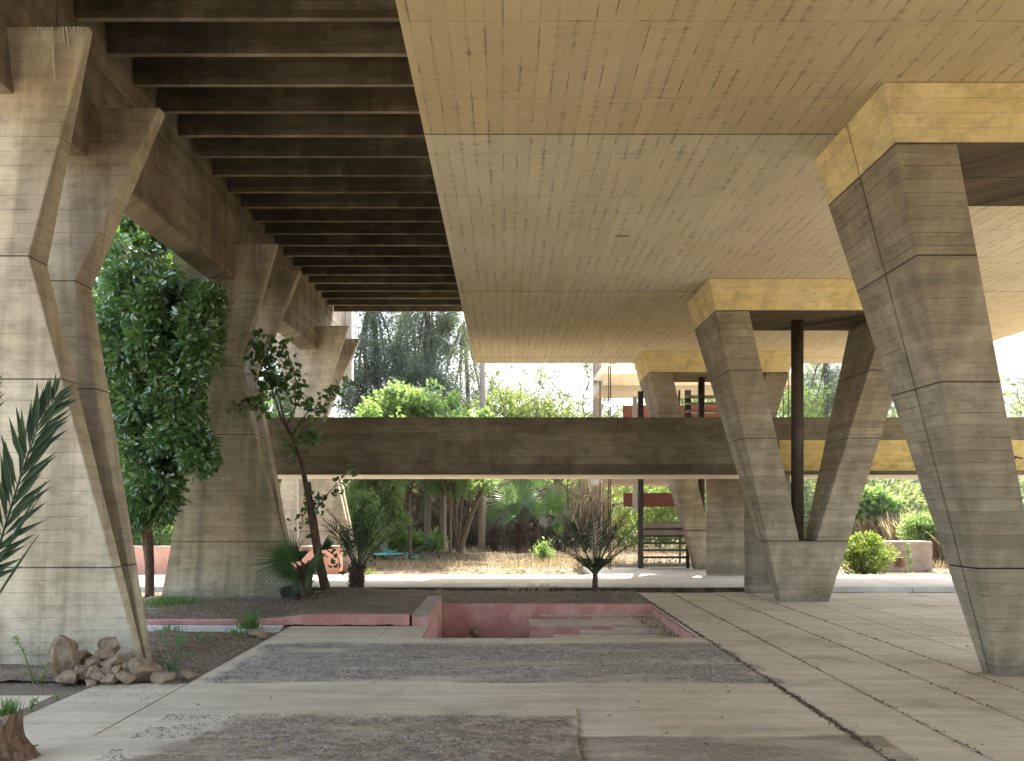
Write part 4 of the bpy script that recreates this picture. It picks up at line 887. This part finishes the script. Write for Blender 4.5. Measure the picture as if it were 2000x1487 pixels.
# mound of thicket, far woodland
def mass(name, n, xr, yr, zr, size, w, mat, seed, A0=(0, 0, 0), clump=.8, nc=300, kind='stuff'):
    rg_ = np.random.default_rng(seed); C = np.column_stack([rg_.uniform(*xr, nc), rg_.uniform(*yr, nc), rg_.uniform(0, 1, nc) ** .8]); C[:, 2] = zr[0] + (zr[1] - zr[0]) * C[:, 2] * (0.6 + .4 * np.sin(C[:, 0] * .9 + seed) ** 2)
    P, d = clump_points(rg_, C, rg_.uniform(.4, 1, nc) * clump, n, .2); A = unit(d + rg_.normal(size=d.shape) * .6 + np.array(A0)); P[:, 2] = np.maximum(P[:, 2], 0.02)
    o = leaves_mesh(name, P, A, size * rg_.uniform(.6, 1.3, n), w, mat, rng=rg_)
    if kind: o['kind'] = kind
    return o
mass('thicket', 16000, (-9.5, 3.4), (3.9 * D, 4.5 * D), (0, 2.6), .55, .10, M['thicket'], 1, (0, 0, -.6), .7, 300)
mass('underbrush', 9000, (-8, -2.0), (3.5 * D, 3.9 * D), (0, .7), .16, .5, M['lime_leaf'], 2, (0, 0, .3), .35, 160)
mass('woodland', 26000, (-32, 4), (6.0 * D, 8 * D), (0, 6), .5, .45, M['olive'], 3, (0, 0, 0), 1.6, 340)
mass('woodland', 15000, (-30, 16), (4.8 * D, 5.8 * D), (0, 4.2), .35, .45, M['yellow_leaf'], 4, (0, 0, 0), 1.2, 300)
mass('woodland', 24000, (8, 46), (5.0 * D, 7 * D), (0, 7.5), .4, .4, M['olive'], 5, (0, 0, -.2), 1.4, 380)
mass('shrubbery', 12000, (9.5, 19), (3.8 * D, 4.4 * D), (0.2, 2.6), .26, .35, M['olive'], 6, (0, 0, .3), .7, 160)
# tall drooping conifers
def G0(px, d_): v = PX(px, 990, d_); v.z = 0; return v
for i, (px, d_, H, wr, nl, lb, ttop, cl_) in enumerate((
        (728, 3.9, 9.8, 1.2, 12000, 'dense dark conifer just right of the farthest left pier', None, 110),
        (838, 3.9, 10.2, 1.4, 12500, 'tall conifer with a visible dark trunk centred in the opening', None, 80),
        (790, 4.6, 10.8, 1.6, 6500, 'paler conifer standing behind between the two dark ones', None, 60),
        (905, 4.4, 9.6, 1.5, 5500, 'thin grey conifer beside the end of the soffit', None, 50),
        (1612, 4.2, 9.0, 1.9, 9000, 'grey green conifer seen between the legs of the middle V column', None, 90),
        (560, 3.6, 9.0, 2.0, 9000, 'dark conifer seen between the middle and farthest left piers', None, 60))):
    b_ = G0(px, d_); tree('conifer', b_, b_ + Vector((0, 0, H * .60)), (wr, wr, H * .46), int(cl_ * 2.0), (.25, .6), int(nl * 2.6), .17, .13, M['conifer'], M['barkdark'], lb, 'tree', 20 + i, .10, 10, .14, 'conifers behind the building', -.2, trunk_top=b_ + Vector((0, 0, H * .9)))
# trunks lower in the opening
for i, (px, d_, H, wr, lb, r_, lean) in enumerate(((835, 3.55, 3.5, 1.3, 'straight pale trunked tree left of the pair behind the walkway', .115, 0), (866, 3.55, 3.4, 1.2, 'straight pale trunked tree right of the pair behind the walkway', .12, 0), (940, 3.6, 9, .9, 'slender pale trunked tree rising past the end of the soffit', .115, 0), (752, 3.45, 3.3, 1.2, 'short rough trunked tree behind the shaggy date palm', .12, 0), (768, 3.6, 3.3, 1.2, 'second rough trunk close right behind the shaggy date palm', .10, 0))):
    b_ = G0(px, d_); tree('pale_trunk_tree', b_, b_ + Vector((lean, 0, H)), (wr, wr, .8 if H < 5 else 1.9), 30, (.25, .5), 3400, .12, .4, M['lime_leaf' if H < 5 else 'olive'], M['barkpale'], lb, 'tree', 40 + i, r_, 12, .15, 'trees with bare trunks behind the walkway', .2, trunk_top=b_ + Vector((lean, 0, H * .8)))
b_ = G0(895, 3.42); mt = empty('multi_stem_tree', b_, 'leaning many stemmed tree spreading a V of stems behind the walkway', 'tree')
tb = MB(); tops = [PX(937, 965, 3.42), PX(890, 940, 3.5), PX(908, 935, 3.4), PX(880, 955, 3.45)]
for t_, r0 in zip(tops, (.11, .07, .06, .05)): stems(tb, random.Random(3), b_, [t_], r0, r0 * .6, .06, 7, 8)
stems(tb, random.Random(4), tops[0], [PX(975, 900, 3.4), PX(930, 880, 3.4)], .06, .02, .1, 5, 5); tb.build('trunk', M['bark'], mt, smooth=True)
C, Rr = blob_clumps(np.random.default_rng(5), PX(905, 930, 3.42), (1.3, .8, .45), 34, .2, .42); P, d = clump_points(np.random.default_rng(6), C, Rr, 4200, .3)
leaves_mesh('crown', P, unit(d + np.random.default_rng(7).normal(size=d.shape) * .6 + np.array([0, 0, -.4])), .11 * np.random.default_rng(8).uniform(.6, 1.3, len(P)), .5, M['lime_leaf'], mt)
# bright leafy trees nearer
for i, (px, d_, cz, cr_, nl, lb, sz) in enumerate(((725, 3.05, 2.5, (1.3, .7, 1.75), 12000, 'bright green leafy tree right of the farthest left pier', .12), (800, 3.2, 4.1, (1.25, .7, 1.0), 6500, 'fresh green leafy tree topping the bridge at centre', .14), (700, 2.95, 1.0, (.55, .4, .9), 2600, 'low leafy green shrub drooping beside the far pier edge', .11), (880, 3.3, 3.4, (1.6, .7, 1.35), 8500, 'spreading light green leafy tree left of the slender trunk', .13))):
    b_ = G0(px, d_); tree('leafy_tree', b_, b_ + Vector((0, 0, cz)), cr_, 60, (.16, .38), nl, sz, .6, M['lime_leaf'], M['bark'], lb, 'tree', 60 + i, .05, 5, .1, 'bright leafy trees behind the walkway', .3)
for i, (px, d_, cz, cr_, nl, lb) in enumerate(((1010, 4.0, 4.7, (1.7, 1, 1.0), 5000, 'thin yellow green tree left of the bare branched tree'), (1090, 4.3, 4.9, (1.7, 1, .9), 4000, 'thin yellow green tree under the bare branches'), (1150, 4.2, 1.6, (1.4, 1, 1.3), 4500, 'low hanging green tree right of the fan palm'), (1290, 3.9, 1.3, (2.4, .8, 1.5), 9000, 'leafy shrub behind the red panels of the stair'), (1345, 4.5, 5.6, (2.2, .8, 1.3), 6000, 'leafy tree above the upper red panel of the stair'), (1545, 4.0, 4.6, (1.4, .8, 1.6), 5000, 'leafy tree seen between the farthest and middle V columns'), (1995, 4.0, 1.6, (1.2, .8, 1.3), 4000, 'leafy shrub at the right edge below the bridge'), (1985, 4.6, 4.3, (1.8, .8, .6), 1500, 'low yellow green tree just above the bridge at the right edge'))):
    b_ = G0(px, d_); tree('thin_tree', b_, b_ + Vector((0, 0, cz)), cr_, 60, (.2, .5), nl, .12, .4, M['yellow_leaf'], M['bark'], lb, 'tree', 70 + i, .05, 22, .1, None, .25)
# bare branched trees
def bare(px, d_, H, lb, seed, spread=1.0, leaves=900):
    r_ = random.Random(seed); b_ = G0(px, d_); o = empty('bare_tree', b_, lb, 'tree'); tb = MB(); P = []; A = []
    def grow(p, dr, L, r, lev):
        n = 5; pts = [p]; rad = [r]
        for k in range(n):
            dr = (dr + Vector((r_.gauss(0, .2), r_.gauss(0, .2), r_.gauss(.02, .14)))).normalized(); p = p + dr * L / n; pts.append(p); rad.append(r * (1 - .5 * (k + 1) / n))
        tb.tube(pts, [max(q * 1.6, .016) for q in rad], 5 if lev < 2 else 3)
        if lev >= 2:
            for q in pts[2:]: P.append(q); A.append(Vector((r_.gauss(0, 1), r_.gauss(0, 1), r_.gauss(-.4, 1))).normalized())
        if lev < 5:
            for _ in range(3 if lev < 3 else 2):
                q = pts[r_.randint(2, n)]; grow(q, (dr + Vector((r_.gauss(0, .65) * spread, r_.gauss(0, .5), r_.gauss(.05, .45)))).normalized(), L * r_.uniform(.6, .85), r * .5, lev + 1)
    grow(b_, Vector((0, 0, 1)), H * .42, .10, 0); tb.build('trunk', M['bark'], o)
    P = np.array(P); A = np.array(A); r2 = np.random.default_rng(seed); k = r2.integers(0, len(P), leaves); leaves_mesh('crown', P[k] + r2.normal(size=(leaves, 3)) * .07, A[k], .17 * r2.uniform(.5, 1.2, leaves), .35, M['olive'], o)
bare(1110, 4.0, 9.2, 'bare branched tree with few leaves left of the cream landing', 3, 1.0, 5000)
bare(1215, 4.3, 8.6, 'fine twigged bare tree behind the thin rods', 5, 1.0, 2500)
bare(1960, 3.8, 7.0, 'leafless pale tree right of the nearest V column above the bridge', 9, .9, 300)
bare(1000, 5.0, 10.0, 'distant sparse tree behind the slender trunk', 11, 1.0, 6000)
# fan palms behind
palm_f('fan_palm', G0(1018, 3.6), .95, .17, [(-.1, 0, .7, 1.25, 200), (.75, 0, .55, 1.2, 110), (-.55, .1, .35, .9, 150), (.3, -.1, .35, .8, 170), (-.15, -.2, .25, .8, 170), (.35, 0, 1.1, 1.0, 120)], 'largest sunlit fan palm with a red brown skirt behind the walkway', M['fanbright'], 31, 300)
palm_f('fan_palm', G0(966, 3.65), .75, .13, [(-.05, 0, .3, .5, 110), (.2, 0, .3, .45, 100), (-.2, 0, .2, .45, 120)], 'smaller fan palm with stubby leaves left of the largest one', M['fanbright'], 32, 260)
palm_f('fan_palm', G0(1047, 3.75), .9, .14, [(.3, 0, .4, .7, 130), (.0, 0, .5, .7, 130), (.5, 0, .0, .6, 130)], 'small fan palm close behind the right side of the largest one', M['fanbright'], 33, 220)
palm_f('fan_palm', G0(245, 2.6), 4.9, .18, [(-.3, -.1, .9, 1.25, 190), (.5, -.1, .8, 1.2, 150), (.9, 0, .1, 1.1, 140), (-.9, 0, .1, 1.1, 140), (.1, -.3, .3, 1.0, 170)], 'tall fan palm showing leaves above the glossy broadleaf tree', M['fanbright'], 34, 200)
palm_f('fan_palm', G0(1805, 3.5), .5, .12, [(-.35, -.1, .35, .9, 90), (.2, 0, .5, .8, 110), (.5, 0, .2, .8, 110)], 'fan palm with a yellowing leaf behind the nearest V column', M['fanbright'], 35, 60)
palm_f('fan_palm', G0(2010, 3.0), .7, .14, [(-.35, -.1, .5, .8, 120), (-.45, 0, .1, .8, 120), (-.2, 0, -.2, .6, 110)], 'fan palm leaning in at the right edge under the bridge', M['fanbright'], 36, 60)
# palm with hanging dead skirt
b_ = G0(1166, 3.3); hp = empty('skirted_palm', b_, 'tall palm trunk with hanging dead fronds behind the thin rods', 'palm')
MB().tube([b_, b_ + Vector((0, 0, 2.2)), b_ + Vector((.02, 0, 4.5)), b_ + Vector((0, 0, 7))], [.16, .14, .135, .13], 12, .1).build('trunk', M['barkpale'], hp)
rg_ = np.random.default_rng(9); n = 170; a = rg_.uniform(0, 6.28, n); P = np.column_stack([np.cos(a) * rg_.uniform(.15, 1.0, n) ** 1.2, np.sin(a) * .5, rg_.uniform(1.35, 2.8, n)]) + np.array(b_)
leaves_mesh('dead_fronds', P, unit(np.column_stack([rg_.normal(size=n) * .15, rg_.normal(size=n) * .15, -np.ones(n)])), rg_.uniform(.3, .8, n), .022, M['litter'], hp, rng=rg_)
# bushes on the right
def bush(name, px, py, d_, rad, n, sz, mat, lb, seed):
    c = PX(px, py, d_); b_ = Vector((c.x, c.y, ZW if d_ < 2.36 else 0.0)); rgn = np.random.default_rng(seed); o = empty(name, b_, lb, 'bush')
    C, Rr = blob_clumps(rgn, c, rad, 70, .06, .22); P, d = clump_points(rgn, C, Rr, n, .3); k = P[:, 2] > .02; P, d = P[k], d[k]
    leaves_mesh('foliage', P, unit(d + rgn.normal(size=d.shape) * .5 + np.array([0, 0, .3])), sz * rgn.uniform(.5, 1.3, len(P)), .5, M[mat], o, rng=rgn)
    stems(MB(), random.Random(seed), b_, [Vector(q) for q in C[:16]], .018, .005, .1, 5, 5).build('stem', M['bark'], o)
bush('bush', 1688, 1082, 2.48, (.62, .45, .50), 5600, .065, 'yellow_leaf', 'round yellow green bush between the middle and nearest V columns', 1)
bush('bush', 1800, 1035, 2.95, (.5, .4, .42), 3600, .08, 'lime_leaf', 'bright green bush behind the crumbling garden wall', 2)
bush('bush', 1700, 985, 3.4, (.9, .4, .45), 3000, .16, 'lime_leaf', 'broad leaved shrub behind the dry grass left of the nearest column', 3)
bush('sapling', 1061, 1080, 3.15, (.22, .2, .30), 650, .09, 'lime_leaf', 'small bright sapling on the dry grass left of the lone date palm', 4)
bush('hedge_shrub', 320, 1030, 2.5, (.5, .3, .55), 3000, .07, 'lime_leaf', 'loose green shrub behind the walkway below the glossy tree', 5)
bush('bush', 780, 1060, 3.5, (.35, .3, .35), 1500, .08, 'yellow_leaf', 'pale flowering bush left of the paired straight trunks', 6)
weed([PX(1775, 1112, 2.5), PX(1776, 1085, 2.5), PX(1772, 1062, 2.5)], 50, .10, 'upright thin green weed beside the small cut stump', 7, 'grass')
mass('shrubbery', 16000, (-14.5, -6.4), (2.75 * D, 3.4 * D), (0, 6.6), .10 * 2, .5, M['grass'], 9, (0, 0, 0), .8, 240)
# a large tree added outside at the left to shade piers and glossy tree
tree('leafy_tree', G0(60, 2.5), G0(60, 2.5) + Vector((-1, 0, 5)), (2.6, 2.2, 3.2), 110, (.4, .8), 13000, .2, .5, M['citrus'], M['bark'], 'large dark leafy tree added beyond the left piers to shade the glossy tree', 'tree', 99, .2, 20, .1)
# hills
hb = MB(); nx, ny = 90, 24; vs = []
for j in range(ny + 1):
    for i in range(nx + 1):
        x = -900 + 2300 * i / nx; y = 260 + 700 * j / ny; q = j / ny
        ridge = 88 + 95 * sm(-100, 520, x) + 40 * sm(400, 900, x); h = ridge * sm(0, 1, q) ** 1.1 + 14 * noise.fractal(Vector((x * .006, y * .006, 2)), 1, 2, 5) * q
        vs.append((x, y, h - 2))
hb.add(vs, [(j * (nx + 1) + i, j * (nx + 1) + i + 1, (j + 1) * (nx + 1) + i + 1, (j + 1) * (nx + 1) + i) for j in range(ny) for i in range(nx)])
struct(hb, 'hills', M['hill'])
HAZE = True
if HAZE:
    t = NT('pale air'); v = t.new('ShaderNodeVolumePrincipled'); t.put(v.inputs['Color'], (0.86, 0.92, 1.0)); v.inputs['Density'].default_value = 0.0005
    v.inputs['Anisotropy'].default_value = 0.2; t.t.links.new(v.outputs[0], t.out.inputs['Volume'])
    hz = MB().box(-1600, 1600, -320, 2650, -4, 260).build('haze', t.m); hz['kind'] = 'stuff'
